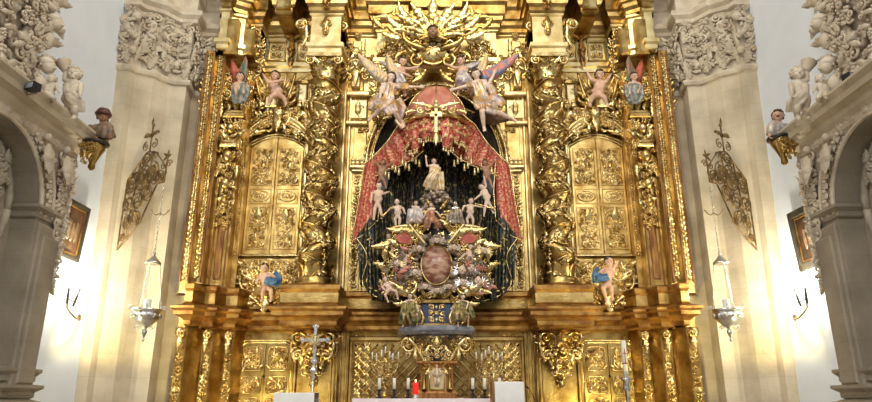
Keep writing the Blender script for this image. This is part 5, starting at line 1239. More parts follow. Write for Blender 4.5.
# cherubs above the dome
for i, (lb, hd, pe, la, ra, ll, rl) in enumerate((
  ('dark-haired cherub above the left angel, arms stretched to the right', (403, 62), (398, 77), ((410, 69, -.06), (417, 67, -.08)), ((399, 72, -.1), (408, 75, -.14)), ((404, 85, -.05), (405, 94, .1)), ((394, 84), (392, 92, .1))),
  ('dark-haired cherub above the right angel, arm stretched to the left', (461, 61), (464, 77), ((467, 71, -.06), (460, 76, -.12)), ((455, 68, -.06), (448, 65, -.08)), ((469, 85), (471, 93, .1)), ((460, 85), (458, 93, .1))))):
    r, d = figure('cherub', lb, 'cherub figure', 11.3, hd, pe, la, ra, ll, rl, skin=FLESH, face=(.15 * (1 - 2 * i), -1, -.35), tilt=(.12 * (1 - 2 * i), -.2, 1))
    k_ = 1 - 2 * i; x, y = pe
    wing(r, (x - 3 * k_, y - 7, .08), (x - 16 * k_, y - 14, .15), GREYC, 1, Y=11.3, sgn=k_)
    drapery(r, 'cloth', [[(x - 4, y - 5, -.05), (x, y, -.12), (x + 4, y + 5, -.1), (x + 2, y + 12, 0)], [(x + 4, y - 3, -.05, .7), (x - 3, y + 3, -.12), (x - 6, y + 10, 0, .8)]], GREYC, 11.3, .04, 4, .012, .045, 20 + i)
# the two large angels
ANGC = mat('gilt_violet_robe', (.60, .50, .46), (.52, .30, .10), .35, .36, 7, 40, .3, .42, .58, c3=(.24, .22, .32))
WINGM = mat('grey_gold_wing', (.30, .26, .24), (.60, .42, .18), .4, .4, 10, 40, .2)
r, d = figure('angel', 'large seated angel in violet-grey gilt robe above the left side of the canopy', 'angel figure', 11.1, (391, 77), (388, 101), ((402, 87, -.08), (419, 87, -.1)), ((381, 88, .02), (380, 98, -.1)), ((394, 111, -.3), (402, 124, -.1)), ((384, 107, -.35), (371, 118, -.2, )), child=False, face=(-.5, -1, -.45), tilt=(.15, -.2, 1), hair=HAIR, skin=FLESHP, hairlen=8)
drapery(r, 'robe', [[(391, 84, -.04, .9), (389, 93, -.08, 1), (388, 101, -.1, 1.2), (390, 108, -.3, 1.3), (394, 114, -.3, 1.1)], [(384, 100, -.1, 1), (380, 106, -.35, 1.1), (376, 110, -.3, .9)], [(396, 86, -.02, .6), (402, 87, -.08, .6), (409, 87, -.1, .5)], [(396, 100, .0, .9), (402, 108, .05, .9), (398, 120, .1, .8), (404, 128, .1, .5)], [(382, 96, 0, .7), (375, 102, .05, .8), (370, 110, .05, .6)]], ANGC, 11.1, .042, 4, .012, .05, 31)
wing(r, (384, 84, .12), (362, 60, .05), WINGM, 1, Y=11.1, sgn=1); wing(r, (396, 82, .15), (388, 60, .2), WINGM, 1, Y=11.1, sgn=1)
WINGR = mat('blue_red_wing', (.08, .16, .28), (.50, .16, .10), .2, .4, 7, 40, .2, .42, .58)
r, d = figure('angel', 'large angel with crown-like hair and blue-red wing above the right side of the canopy', 'angel figure', 11.1, (476, 74), (482, 99), ((489, 84, 0), (494, 74, -.02)), ((467, 86, -.08), (455, 89, -.1)), ((494, 111, -.25), (513, 119, .0)), ((482, 112, -.35), (484, 127, -.2)), child=False, face=(-.3, -1, -.4), tilt=(-.15, -.2, 1), hair=HAIR, skin=FLESHP, hairlen=6)
drapery(r, 'robe', [[(477, 82, -.04, .9), (480, 91, -.08, 1), (483, 100, -.12, 1.3), (488, 107, -.3, 1.3), (497, 110, -.25, 1.1)], [(479, 98, -.1, 1), (480, 105, -.3, 1), (481, 109, -.34, .7)], [(473, 84, -.02, .6), (467, 86, -.1, .6)], [(489, 97, .0, .9), (499, 101, .0, .9), (504, 106, 0, .6)], [(487, 84, 0, .7), (492, 90, .03, .8), (496, 100, .05, .7)]], ANGC, 11.1, .042, 4, .012, .05, 33)
drapery(r, 'dark_mantle', [[(486, 112, .0, .9), (497, 117, .02, .9), (508, 116, .02, .7)], [(488, 118, .05, .9), (496, 122, .05, .7)]], HAIRB, 11.1, .05, 4, .014, .06, 34)
wing(r, (486, 82, .12), (513, 60, .05), WINGR, 1, Y=11.1, sgn=-1); wing(r, (478, 82, .15), (486, 60, .2), WINGM, 1, Y=11.1, sgn=-1)
# small angels with coloured wings on the outer wings
for i, (cx_, lb) in enumerate(((240, 'small angel bust with red and green wings at the far left of the upper tier'), (634, 'small angel bust with red and green wings at the far right of the upper tier'))):
    k_ = 1 if i == 0 else -1
    r, d = figure('angel_bust', lb, 'angel figure', 11.2, (cx_, 77), (cx_ - k_, 92), ((cx_ + 6, 85), (cx_ + 4, 92, -.1)), ((cx_ - 6, 85), (cx_ - 4, 93, -.1)), None, None, child=True, skin=FLESH, face=(.3 * k_, -1, -.4))
    drapery(r, 'robe', [[(cx_, 84, -.04), (cx_, 92, -.06, 1.1), (cx_ - 2 * k_, 104, 0, .6)], [(cx_ - 5, 85, 0, .7), (cx_ - 5, 94, 0, .8), (cx_ - 3, 102, 0, .6)], [(cx_ + 5, 85, 0, .7), (cx_ + 5, 94, 0, .8), (cx_ + 3, 102, 0, .6)]], mat('grey_green_drapery', (.12, .16, .15), (.46, .44, .40), .2, .4, 12, 40, .2), 11.2, .045, 4, .013, .05, 40 + i)
    wing(r, (cx_ - 3 * k_, 84, .12), (cx_ - 7 * k_, 64, .1), REDP, 1, Y=11.2, sgn=k_); wing(r, (cx_ + 3 * k_, 84, .12), (cx_ + 6 * k_, 62, .1), mat('green_wing', (.1, .22, .14), (.42, .1, .08), .2, .4, 8, 40, .2), 1, Y=11.2, sgn=-k_)

# ================================================================ ALTAR AND ITS FURNISHINGS
YA = 10.0
za = at(436, 399, YA - .45)[2]
r = thing('altar_table', 'long altar table under a pale pink-white cloth in front of the lattice panel', 'altar', (-.1, YA, -1))
x0, x1 = at(352, 399, YA - .45)[0], at(520, 399, YA - .45)[0]
mb = MB(); mb.box(x0 + .1, x1 - .1, YA - .38, YA + .38, -.95, za - .05); mb.box(x0 + .05, x1 - .05, YA - .42, YA + .42, za - .12, za - .03); mb.box(x0, x1, YA - .45, YA + .45, -1, -.9); mb.build('table_body', WOOD, r)
mb = MB(); G = []
xs = np.linspace(x0, x1, 60)
for (y, z) in ((YA - .47, za - .32), (YA - .475, za - .1), (YA - .46, za - .005), (YA - .44, za), (YA, za), (YA + .44, za), (YA + .46, za - .1)):
    G.append([(x, y + (.012 * math.sin(x * 22) if z < za - .05 else 0), z + (.012 * math.sin(x * 9) if z < za - .2 else 0)) for x in xs])
mb.grid(np.array(G)); PINKC = mat('pink_white_cloth', (.80, .66, .68), (.86, .76, .78), 0, .8, 5, 90, .15); o = mb.build('altar_cloth', PINKC, r); m = o.modifiers.new('s', 'SOLIDIFY'); m.thickness = .008
# tabernacle
def at_top(px, Y, z):
    d = math.cos(PITCH) * Y + math.sin(PITCH) * z; return CX + (px - 436) / FPX * d
YT = 10.9
r = thing('tabernacle', 'small wooden-gold tabernacle with carved door figure in the middle behind the altar', 'tabernacle', (0, YT, -1))
zt = at(436, 362, YT)[2]; zb = at(436, 397, YT)[2]; hw = .27
mb = MB(); M = plane(0, YT); mb.box(-hw, hw, YT, YT + .35, zb + .06, zt - .06); mb.build('cabinet', MELON, r)
mb = MB(); molding(mb, [(-hw - .01, YT + .35), (-hw - .01, YT), (hw + .01, YT), (hw + .01, YT + .35)], [(-.05, zt - .08), (0, zt - .08), (.02, zt - .05), (.06, zt - .02), (.06, zt + .01), (-.05, zt + .02)]); mb.box(-hw, hw, YT, YT + .34, zt - .07, zt + .015)
molding(mb, [(-hw, YT + .35), (-hw, YT), (hw, YT), (hw, YT + .35)], [(-.05, zb), (.05, zb), (.05, zb + .06), (.02, zb + .1), (-.05, zb + .1)]); mb.box(-hw - .3, hw + .3, YT - .06, YT + .4, -1, zb); mb.build('cornice', MELON, r)
mb = MB()
for s_ in (-1, 1): mb.lathe([(.045, zb + .1), (.045, zb + .14), (.03, zb + .16), (.028, zt - .16), (.045, zt - .13), (.045, zt - .08)], (s_ * (hw - .06), YT - .03, 0), 14)
mb.build('side_column', GOLD, r)
mb = MB(); mb.bbox(-.15, .15, zb + .1, zt - .1, 0, .03, M, .01); d_o = mb.build('door', GOLDP, r)
mb = MB(); c = (0, zb + .1 + (zt - zb) * .42); N = moved(M, 0, 0, 0, 1, .04)
mb.ball((0, c[1] + .155, .01), (.02, .026, .022), 10, 8, N); mb.tube([(0, c[1] + .13, 0), (0, c[1] + .02, .01), (.01, c[1] - .04, .01)], [.022, .034, .03], 9, N)
for s_ in (-1, 1): mb.tube([(s_ * .015, c[1] - .03, .01), (s_ * .03, c[1] - .1, .015), (s_ * .015, c[1] - .17, .005)], [.026, .02, .014], 8, N); mb.tube([(s_ * .04, c[1] + .11, .01), (s_ * .07, c[1] + .04, .02), (s_ * .04, c[1], .03)], [.016, .014, .01], 7, N)
mb.build('carved_figure', FLESHP, d_o)
mb = MB()
for s_ in (-1, 1): mb.tube([(s_ * .12, zb + .12, .035), (s_ * .12, zt - .12, .035)], .008, 6, M)
mb.tube([(-.12, zb + .12, .035), (.12, zb + .12, .035)], .008, 6, M); mb.tube([(-.12, zt - .12, .035), (.12, zt - .12, .035)], .008, 6, M); mb.build('door_border', GOLDB, d_o)

def candlestick(px, label, red=False, group='candles on the altar'):
    x = at_top(px, YA, za); r = thing('altar_candle', label, 'candle', (x, YA, za), group)
    if red:
        mb = MB(); mb.lathe([(.07, za), (.07, za + .01), (.05, za + .025), (.05, za + .045), (.065, za + .06), (.05, za + .062)], (x, YA, 0), 18); mb.build('glass_dish', SILV, r)
        mb = MB(); mb.lathe([(.045, za + .06), (.045, za + .23), (.04, za + .24), (.02, za + .235)], (x, YA, 0), 18); mb.build('red_candle', REDWAX, r)
        mb = MB(); mb.ball((x, YA, za + .262), (.009, .009, .022), 8, 7); mb.build('flame', FLAME, r); return r
    mb = MB(); mb.lathe([(.062, za), (.06, za + .01), (.03, za + .03), (.018, za + .05), (.028, za + .07), (.016, za + .09), (.026, za + .12), (.042, za + .13), (.042, za + .14), (.01, za + .142)], (x, YA, 0), 16)
    for k in range(3):
        a = k * 2.094 - 1.57; mb.ball((x + .05 * math.cos(a), YA + .05 * math.sin(a), za + .014), (.018, .018, .014), 7, 5)
    mb.build('holder', BLACKM, r)
    mb = MB(); mb.lathe([(.024, za + .14), (.024, za + .30), (.018, za + .305), (.003, za + .303)], (x, YA, 0), 14); mb.build('candle', WAX, r)
    mb = MB(); mb.tube([(x, YA, za + .30), (x + .002, YA, za + .32)], .0025, 5); mb.build('wick', BLACKM, r)
    return r
for px, lb in ((379, 'short white altar candle in dark holder, leftmost on the altar'), (394, 'short white altar candle in dark holder, second from the left on the altar'), (408, 'short white altar candle in dark holder, beside the red candle'),
               (473, 'short white altar candle in dark holder, first to the right of the tabernacle'), (485, 'short white altar candle in dark holder, in the middle of the right three'), (500, 'short white altar candle in dark holder, half behind the white lectern')): candlestick(px, lb)
candlestick(415.5, 'short red candle burning in a silver dish left of the tabernacle', True)

def candelabra(px, label):
    Y = 10.55; z0 = at(px, 397, Y)[2]; x = at_top(px, Y, .3); zt = at(px, 362, Y)[2]
    r = thing('candelabra', label, 'candelabra', (x, Y, -1), 'branched candelabra behind the altar')
    mb = MB(); mb.box(x - .1, x + .1, Y - .1, Y + .1, -1, z0); mb.build('pedestal', MELON, r)
    mb = MB(); mb.lathe([(.09, z0), (.09, z0 + .02), (.04, z0 + .05), (.03, z0 + .09), (.055, z0 + .13), (.03, z0 + .18), (.02, z0 + .24), (.045, z0 + .3), (.02, z0 + .36), (.025, zt - .02), (.04, zt)], (x, Y, 0), 14); mb.build('stem', GOLD, r)
    tips = []
    for k, (dx, dz) in enumerate(((0, .14), (-.13, .02), (.13, .02), (-.21, .05), (.21, .05), (-.06, .08), (.07, .06))):
        dy = -.08 if k in (1, 2) else .05; mb = MB(); t = np.linspace(0, 1, 12)
        P = np.stack([x + dx * np.sin(t * PI / 2), Y + dy * t, zt - .16 - .06 * np.sin(t * PI) + (dz + .12) * t ** 1.6], 1); mb.tube(P, .009, 6); e = P[-1]
        mb.lathe([(.008, -.01), (.03, .005), (.03, .012), (.014, .014), (.014, .04), (.008, .042)], tuple(e), 10); N = plane(x, Y + dy * .5)
        if dx: leaf(mb, (dx * .4, zt - .18), math.atan2(1, np.sign(dx) * .8), .08, .05, N, -np.sign(dx) * .8, 3, .6); curl(mb, (dx * .55, zt - .2), .03, 0, 1.3, np.sign(dx), .007, N)
        mb.build('branch', GOLDB, r)
        mb = MB(); mb.lathe([(.012, .04), (.011, .15), (.004, .155)], tuple(e), 9); mb.build('candle', WAX, r)
    mb = MB(); mass(mb, [(-.12, z0 + .12), (.12, z0 + .12), (.14, zt - .12), (.05, zt), (-.05, zt), (-.14, zt - .12)], plane(x, Y - .01), 34, .07, int(px), .02); mb.build('leafwork', GOLDB, r)
candelabra(384.5, 'branched gilded candelabra with white candles, left of the tabernacle'); candelabra(490, 'branched gilded candelabra with white candles, right of the tabernacle')
# small glass cruet and dish on the altar
x = at_top(462, YA, za); mb = MB(); mb.lathe([(.05, 0), (.055, .012), (.03, .02), (.02, .022)], (x, YA - .05, za), 16); tag(mb.build('silver_dish', SILV), 'small silver dish on the altar cloth, right of the tabernacle', 'dish')

# processional cross
YC = 9.4; xc = at(315, 345, YC)[0]; zc = at(315, 340, YC)[2]
r = thing('processional_cross', 'silver processional cross with flared arms standing before the left carved corbel', 'cross', (xc, YC, -1))
mb = MB(); mb.lathe([(.16, -1), (.16, -.97), (.05, -.94), (.02, -.9), (.016, zc - .35)], (xc, YC, 0), 14); mb.build('staff', SILV, r)
mb = MB(); M = plane(xc, YC, zc)
def arm(a, L): 
    N = moved(M, 0, 0, a); mb.poly([(0, -.022), (L * .7, -.022), (L * .78, -.045), (L * .86, -.05), (L * .9, -.03), (L, 0), (L * .9, .03), (L * .86, .05), (L * .78, .045), (L * .7, .022), (0, .022)], -.015, .015, N, .006); mb.ball((L * .84, 0, .015), (.022, .022, .012), 8, 6, N)
for a, L in ((0, .225), (PI, .225), (PI / 2, .24), (-PI / 2, .36)): arm(a, L)
mb.build('cross_arms', SILV, r)
mb = MB(); ring(mb, (0, 0), .05, .05, .01, moved(M, 0, 0, 0, 1, .015))
for k in range(4): curl(mb, (.07 * math.cos(k * PI / 2 + PI / 4), .07 * math.sin(k * PI / 2 + PI / 4)), .028, k, 1.3, 1, .007, M)
mb.build('centre_ring', GOLDP, r)
mb = MB(); N = moved(M, 0, 0, 0, 1, .025); mb.ball((0, .07, 0), (.014, .018, .014), 8, 6, N); mb.tube([(0, .055, 0), (0, -.01, .004), (0, -.12, 0)], [.014, .016, .009], 7, N); mb.tube([(-.12, .075, -.004), (-.05, .05, 0), (0, .045, 0), (.05, .05, 0), (.12, .075, -.004)], .007, 6, N); mb.build('corpus', GOLDP, r)
mb = MB(); mb.lathe([(.016, zc - .56), (.035, zc - .53), (.02, zc - .49), (.05, zc - .45), (.055, zc - .42), (.03, zc - .38), (.02, zc - .34)], (xc, YC, 0), 14, lobes=8, lob=.08); mb.build('knop', SILV, r)

def lectern(x0p, x1p, y0p, Y, label, tilt=.04):
    a = at(x0p, y0p, Y); b = at(x1p, y0p, Y); r = thing('lectern', label, 'lectern', ((a[0] + b[0]) / 2, Y, -1)); z = a[2]
    mb = MB(); mb.box(a[0] + .05, b[0] - .05, Y + .02, Y + .3, -1, z - .12); mb.build('stand', WOOD, r)
    mb = MB(); mb.box(a[0], b[0], Y + .0, Y + .36, z - .06, z - .02); mb.build('desk_top', WOOD, r)
    mb = MB(); xs = np.linspace(a[0] - .01, b[0] + .01, 24); G = [[(x, y + .008 * math.sin(x * 30) * k, zz) for x in xs] for (y, zz, k) in ((Y - .02, z - .75, 1), (Y - .02, z - .3, .6), (Y - .015, z - .01, 0), (Y, z, 0), (Y + .36, z, 0), (Y + .375, z - .3, 0))]
    mb.grid(np.array(G)); o = mb.build('white_cloth', WHITEC, r); m = o.modifiers.new('s', 'SOLIDIFY'); m.thickness = .006; return r, a, b
lectern(275, 314, 393, 9.2, 'low lectern covered with a cream cloth, at the foot of the silver cross')
r, a, b = lectern(495, 523, 382, 9.2, 'white cloth-covered lectern with dark side at the right end of the altar')
mb = MB(); mb.box(a[0] - .045, a[0] - .012, 9.19, 9.56, -1, a[2] + .0); mb.build('dark_side_board', WOOD, r)
Y = 9.15; p = at(528, 388, Y); q = at(536, 400, Y); mic = thing('microphone', 'thin dark gooseneck microphone right of the white lectern', 'microphone', (q[0], Y, -1))
mb = MB(); t = np.linspace(0, 1, 14); mb.tube(np.stack([q[0] + (p[0] - q[0]) * t ** 2, 0 * t + Y, q[2] - .1 + (p[2] - q[2] + .1) * t], 1), .005, 6); mb.tube([(q[0], Y, -.98), (q[0], Y, q[2] - .08)], .008, 6); mb.lathe([(.12, -1), (.12, -.98), (.02, -.96)], (q[0], Y, 0), 14); mb.build('gooseneck', BLACKM, mic)
mb = MB(); mb.capsule(p, p + np.array((-.03, -.01, .025)), .014, .012, 10); mb.build('head', BLACKM, mic)

# paschal candle
Y = 9.7; a = at(623, 341, Y); x = a[0]; zt = a[2]; zm = at(623, 378, Y)[2]
r = thing('paschal_candle', 'tall thick white candle on an ornate stand before the right low door', 'candle', (x, Y, -1))
mb = MB(); mb.lathe([(.036, zm), (.036, zt), (.03, zt + .008), (.004, zt + .004)], (x, Y, 0), 18); cd_ = mb.build('candle', WAX, r)
mb = MB(); M = plane(x, Y - .036); c = (0, (zt + zm) / 2 + .05); mb.bbox(-.006, .006, c[1] - .12, c[1] + .1, 0, .004, M, .001); mb.bbox(-.024, .024, c[1] + .03, c[1] + .042, 0, .004, M, .001); mb.lathe([(.0375, zm + .2), (.0385, zm + .21), (.0375, zm + .22)], (x, Y, 0), 18); mb.build('red_cross', REDP, cd_)
mb = MB(); mb.lathe([(.2, -1), (.2, -.96), (.08, -.9), (.04, -.8), (.03, -.3), (.06, -.22), (.03, -.15), (.03, zm - .2), (.06, zm - .14), (.035, zm - .1), (.075, zm - .03), (.08, zm), (.03, zm + .004)], (x, Y, 0), 16, lobes=6, lob=.06); acanthus_cup(mb, x, Y, zm - .12, zm + .02, .04, .08, 6); mb.build('stand', SILV, r)

# ================================================================ SIDE WALL FURNISHINGS
def iron_bracket():
    r = thing('iron_bracket', 'gilded openwork iron scroll bracket on the left stone pier holding a lamp chain', 'bracket', (-5.2, 10.6, 3.5))
    A = at(117, 250, 10.33); B = at(121, 180, 10.33); E = at(165, 176, 9.75)
    p = np.array((A[0], A[1])); e = np.array((E[0], E[1])); L = np.linalg.norm(e - p); M = segmap(p, e)
    za_, zb_, ze_ = A[2], B[2], E[2]
    mb = MB()
    fr = [(0, za_), (0, zb_)], [(0, zb_), (L * .45, zb_ + .42), (L * .7, zb_ + .35), (L, ze_ + .15)], [(L, ze_ + .2), (L, ze_ - .1)], [(L, ze_ - .1), (L * .82, za_ + 1.0), (L * .52, za_ + .42), (0, za_)], [(L * .16, za_ + .25), (L * .3, zb_ + .25)], [(L * .5, za_ + .8), (L * .62, zb_ + .38)]
    for P in fr:
        P = np.array(P); t = np.linspace(0, len(P) - 1, len(P) * 5); mb.tube(np.stack([np.interp(t, range(len(P)), P[:, 0]), np.interp(t, range(len(P)), P[:, 1]), 0 * t], 1), .013, 6, M)
    mb.build('frame', IRON, r)
    mb = MB(); rng = random.Random(3); P = [(0, za_), (0, zb_), (L * .45, zb_ + .42), (L * .7, zb_ + .35), (L, ze_ + .15), (L, ze_ - .1), (L * .82, za_ + 1.0), (L * .52, za_ + .42)]; pts = []
    for (c, rr) in [((L * .16, za_ + .45), .12), ((L * .12, za_ + .78), .15), ((L * .36, za_ + .78), .17), ((L * .14, za_ + 1.12), .17), ((L * .4, za_ + 1.15), .19), ((L * .62, za_ + 1.2), .16), ((L * .2, zb_ - .05), .17), ((L * .44, zb_ + .0), .19), ((L * .66, zb_ + .0), .19), ((L * .86, ze_ + .02), .13), ((L * .45, zb_ + .28), .12), ((L * .08, za_ + .2), .07), ((L * .6, za_ + .88), .14), ((L * .38, za_ + .5), .13), ((L * .76, za_ + 1.12), .13)]:
        if not inside(c, P): continue
        a0 = rng.random() * 6; h = rng.choice((-1, 1)); curl(mb, c, rr, a0, 1.8, h, .015, M, lift=.1); curl(mb, c, rr, a0 + PI, 1.2, h, .013, M, lift=.1, ball=False)
        for k in range(2): leaf(mb, c, a0 + k * 2.5, rr * 1.0, rr * .3, M, h, 3, .3)
    for i in range(70):
        u, v = rng.uniform(0, L), rng.uniform(za_, zb_ + .45)
        if inside((u, v), P): curl(mb, (u, v), .065, rng.random() * 6, 1.4, rng.choice((-1, 1)), .008, M, lift=.1)
    mb.build('scrollwork', IRON, r)
    mb = MB(); u0, v0 = L * .5, zb_ + .4
    mb.tube([(u0, v0, 0), (u0, v0 + .5, 0)], .014, 6, M)
    for (du, dv, a) in ((0, .5, PI / 2), (-.16, .34, PI), (.16, .34, 0), (0, .3, .6), (0, .3, 2.5)): 
        leaf(mb, (u0 + du * .3, v0 + dv - .03), a, .16, .08, M, 0, 3, .3); mb.ball((u0 + du, v0 + dv, 0), (.03,) * 3, 7, 5, M)
    mb.tube([(u0 - .18, v0 + .34, 0), (u0 + .18, v0 + .34, 0)], .011, 6, M)
    for s_ in (-1, 1): curl(mb, (u0 + s_ * .12, v0 + .12), .09, PI / 2, 1.4, -s_, .013, M, lift=.1)
    mb.tube([(L, ze_ + .15, 0), (L + .02, ze_ + .42, 0)], .013, 6, M)
    for k in range(5): a = k * 1.256; leaf(mb, (L + .01, ze_ + .34), a, .12, .06, M, 0, 3, .3)
    for s_ in (-1, 1): curl(mb, (L + s_ * .08, ze_ + .2), .07, 0, 1.4, s_, .012, M, lift=.1)
    mb.build('flower_finial', IRON, r)
    return r, E
ib, E_ = iron_bracket(); mirror(ib, 'gilded openwork iron scroll bracket on the right stone pier holding a lamp chain')
def hanging_lamp():
    x, y, z1 = E_; z = at(151, 318, y)[2]
    z = float(np.interp(0, [0, 1], [z, z])); r = thing('sanctuary_lamp', 'silver sanctuary lamp hanging on a chain below the left iron bracket', 'lamp', (x, y, z))
    zc_ = z + .95
    mb = MB(); n = int((z1 - .1 - zc_) / .05)
    for k in range(n):
        zz = zc_ + k * .05; t = np.arange(9) / 8 * 2 * PI; mb.tube(np.stack([x + (.014 * np.cos(t) if k % 2 else 0 * t), y + (0 * t if k % 2 else .014 * np.cos(t)), zz + .032 * np.sin(t)], 1), .005, 4)
    mb.build('chain', SILV, r)
    mb = MB(); t = np.linspace(0, 1, 10)
    zh = at(157, 212, y)[2]
    for s_ in (-1, 1): mb.tube(np.stack([x + s_ * .15 * t, y + 0 * t, zh - .05 * np.sin(t * 4)], 1), .008, 5)
    mb.build('chain_hook', IRON, r)
    mb = MB(); mb.lathe([(.01, zc_ + .03), (.03, zc_), (.05, zc_ - .03), (.1, zc_ - .08), (.12, zc_ - .1), (.12, zc_ - .12), (.03, zc_ - .11)], (x, y, 0), 16, lobes=8, lob=.05); mb.ball((x, y, zc_ + .05), (.025,) * 3, 8, 6); mb.build('crown', SILV, r)
    for k in range(3):
        a = k * 2.094 + .5; mb = MB(); q = np.linspace(0, 1, 24)
        for w_ in q: mb.ball((x + (.1 + .1 * w_) * math.cos(a), y + (.1 + .1 * w_) * math.sin(a), zc_ - .1 + (z + .12 - zc_ + .1) * w_), (.009, .009, .016), 5, 4)
        mb.tube([(x + (.1 + .1 * w_) * math.cos(a), y + (.1 + .1 * w_) * math.sin(a), zc_ - .1 + (z + .12 - zc_ + .1) * w_) for w_ in (0, 1)], .004, 4); mb.build('suspension_chain', SILV, r)
    mb = MB(); mb.lathe([(.004, z - .36), (.02, z - .34), (.025, z - .32), (.01, z - .3), (.035, z - .25), (.05, z - .2), (.03, z - .17), (.06, z - .13), (.15, z - .06), (.2, z + .0), (.21, z + .05), (.18, z + .07), (.22, z + .1), (.225, z + .13), (.19, z + .13), (.16, z + .05)], (x, y, 0), 24, lobes=8, lob=.04)
    for k in range(12): a = k * PI / 6; mb.ball((x + .2 * math.cos(a), y + .2 * math.sin(a), z + .03), (.03, .03, .035), 7, 5)
    mb.build('bowl', SILV, r)
    mb = MB(); mb.lathe([(.04, z + .1), (.055, z + .14), (.05, z + .26), (.055, z + .28), (.045, z + .28)], (x, y, 0), 14); mb.build('oil_glass', WHITEC, r)
    for k in range(4):
        a = k * PI / 2 + .4; mb = MB(); M = moved(segmap((x, y), (x + math.cos(a), y + math.sin(a))), 0, z); curl(mb, (.23, .16), .035, -PI / 2, 1.3, 1, .01, M, lift=.1); curl(mb, (.1, -.15), .04, 0, 1.4, 1, .01, M, lift=.1); mb.build('handle_scroll', SILV, r)
    return r
hl = hanging_lamp(); mirror(hl, 'silver sanctuary lamp hanging on a chain below the right iron bracket')

def wall_picture(Ps, label, s_, seed, wide):
    """picture leaning out from the side wall; Ps = (y0, y1, z0, z1)"""
    y0, y1, z0, z1 = Ps; X = 5.655; r = thing('framed_painting', label, 'painting', (s_ * X, (y0 + y1) / 2, z0))
    M0 = segmap((-X, y0), (-X, y1)) if s_ < 0 else segmap((X, y1), (X, y0)); H = z1 - z0; Wd = y1 - y0
    def M(q):
        q = np.array(q, float); q[:, 2] += -.01 + .05 * (q[:, 1] - z0) / H; return M0(q)
    mb = MB(); f = wide
    for (a, b, c, d) in ((0, Wd, z0, z0 + f), (0, Wd, z1 - f, z1), (0, f, z0, z1), (Wd - f, Wd, z0, z1)): mb.bbox(a, b, c, d, -.02, .05, M, .015)
    mb.build('frame', DARK, r)
    mb = MB(); 
    for (a, b, c, d) in ((f, Wd - f, z0 + f, z0 + f + .03), (f, Wd - f, z1 - f - .03, z1 - f), (f, f + .03, z0 + f, z1 - f), (Wd - f - .03, Wd - f, z0 + f, z1 - f)): mb.bbox(a, b, c, d, 0, .03, M, .008)
    mb.build('gilt_slip', GOLDD, r)
    mb = MB(); mb.bbox(f, Wd - f, z0 + f, z1 - f, -.01, .01, M, .002); cv = mb.build('canvas', CANVAS, r)
    # what is painted: plain arched niche and a few pale figure shapes
    mb = MB(); cxp = Wd / 2; t = np.linspace(0, PI, 12); w2 = (Wd - 2 * f) * .36
    if s_ < 0: mb.poly([(cxp - w2, z0 + f + .08)] + [(cxp - w2 * math.cos(a), z1 - f - .1 - w2 + w2 * math.sin(a)) for a in t] + [(cxp + w2, z0 + f + .08)], .01, .013, M)
    else: mb.poly([(cxp - w2 * .2, z0 + H * .3), (cxp + w2 * .6, z0 + H * .32), (cxp + w2 * .5, z0 + H * .55), (cxp + w2 * .1, z0 + H * .6)], .01, .013, M)
    mb.build('painted_niche', mat('brown_glaze', (.06, .03, .015), (.15, .08, .035), 0, .35, 6, 30, .05), cv)
    mb = MB()
    for k in range(3): u = cxp + (k - 1) * w2 * .55; mb.ball((u, z0 + H * (.62 - .03 * (k % 2)), .013), (.035, .045, .002), 10, 6, M); mb.ball((u, z0 + H * .46, .013), (.05, .15, .002), 10, 6, M)
    mb.build('painted_figures', mat('ochre_paint', (.16, .10, .05), (.30, .20, .11), 0, .35, 8, 30, .05), cv)
wall_picture((9.22, 9.84, 2.07, 2.95), 'dark-framed painting of an arched niche on the left white wall', -1, 1, .07)
wall_picture((8.94, 9.76, 1.9, 2.84), 'wide black-framed dark painting on the right white wall', 1, 2, .12)

def sconce(s_, label):
    r = thing('wall_sconce', label, 'wall lamp', (s_ * 5.6, 10.1, 1.2))
    def W(x, y, z): return (s_ * x, y, z)
    mb = MB(); mb.ball(W(5.635, 10.12, 1.25), (.02, .05, .05), 8, 6); mb.tube([W(5.635, 10.12, 1.25), W(5.52, 9.95, 1.2), W(5.46, 9.7, 1.19), W(5.41, 9.45, 1.24), W(5.4, 9.33, 1.3), W(5.4, 9.31, 1.55)], .014, 7); mb.build('arm', IRON, r)
    mb = MB(); mb.tube([W(5.4, 9.31, 1.35), W(5.4, 9.31, 1.58)], .018, 6); mb.tube([W(5.4, 9.31, 1.42), W(5.42, 9.62, 1.40)], .009, 6); mb.build('socket', BLACKM, r)
    mb = MB(); mb.tube([W(5.42, 9.52, 1.34), W(5.41, 9.62, 1.62)], .016, 8); mb.build('lamp_housing', BLACKM, r)
    mb = MB(); mb.tube([W(5.405, 9.63, 1.63), W(5.4, 9.66, 1.74)], .018, 8); mb.build('lamp_tube', BULB, r)
sconce(-1, 'small iron wall sconce with slanted bright tube on the left white wall'); sconce(1, 'small iron wall sconce with slanted bright tube on the right white wall')

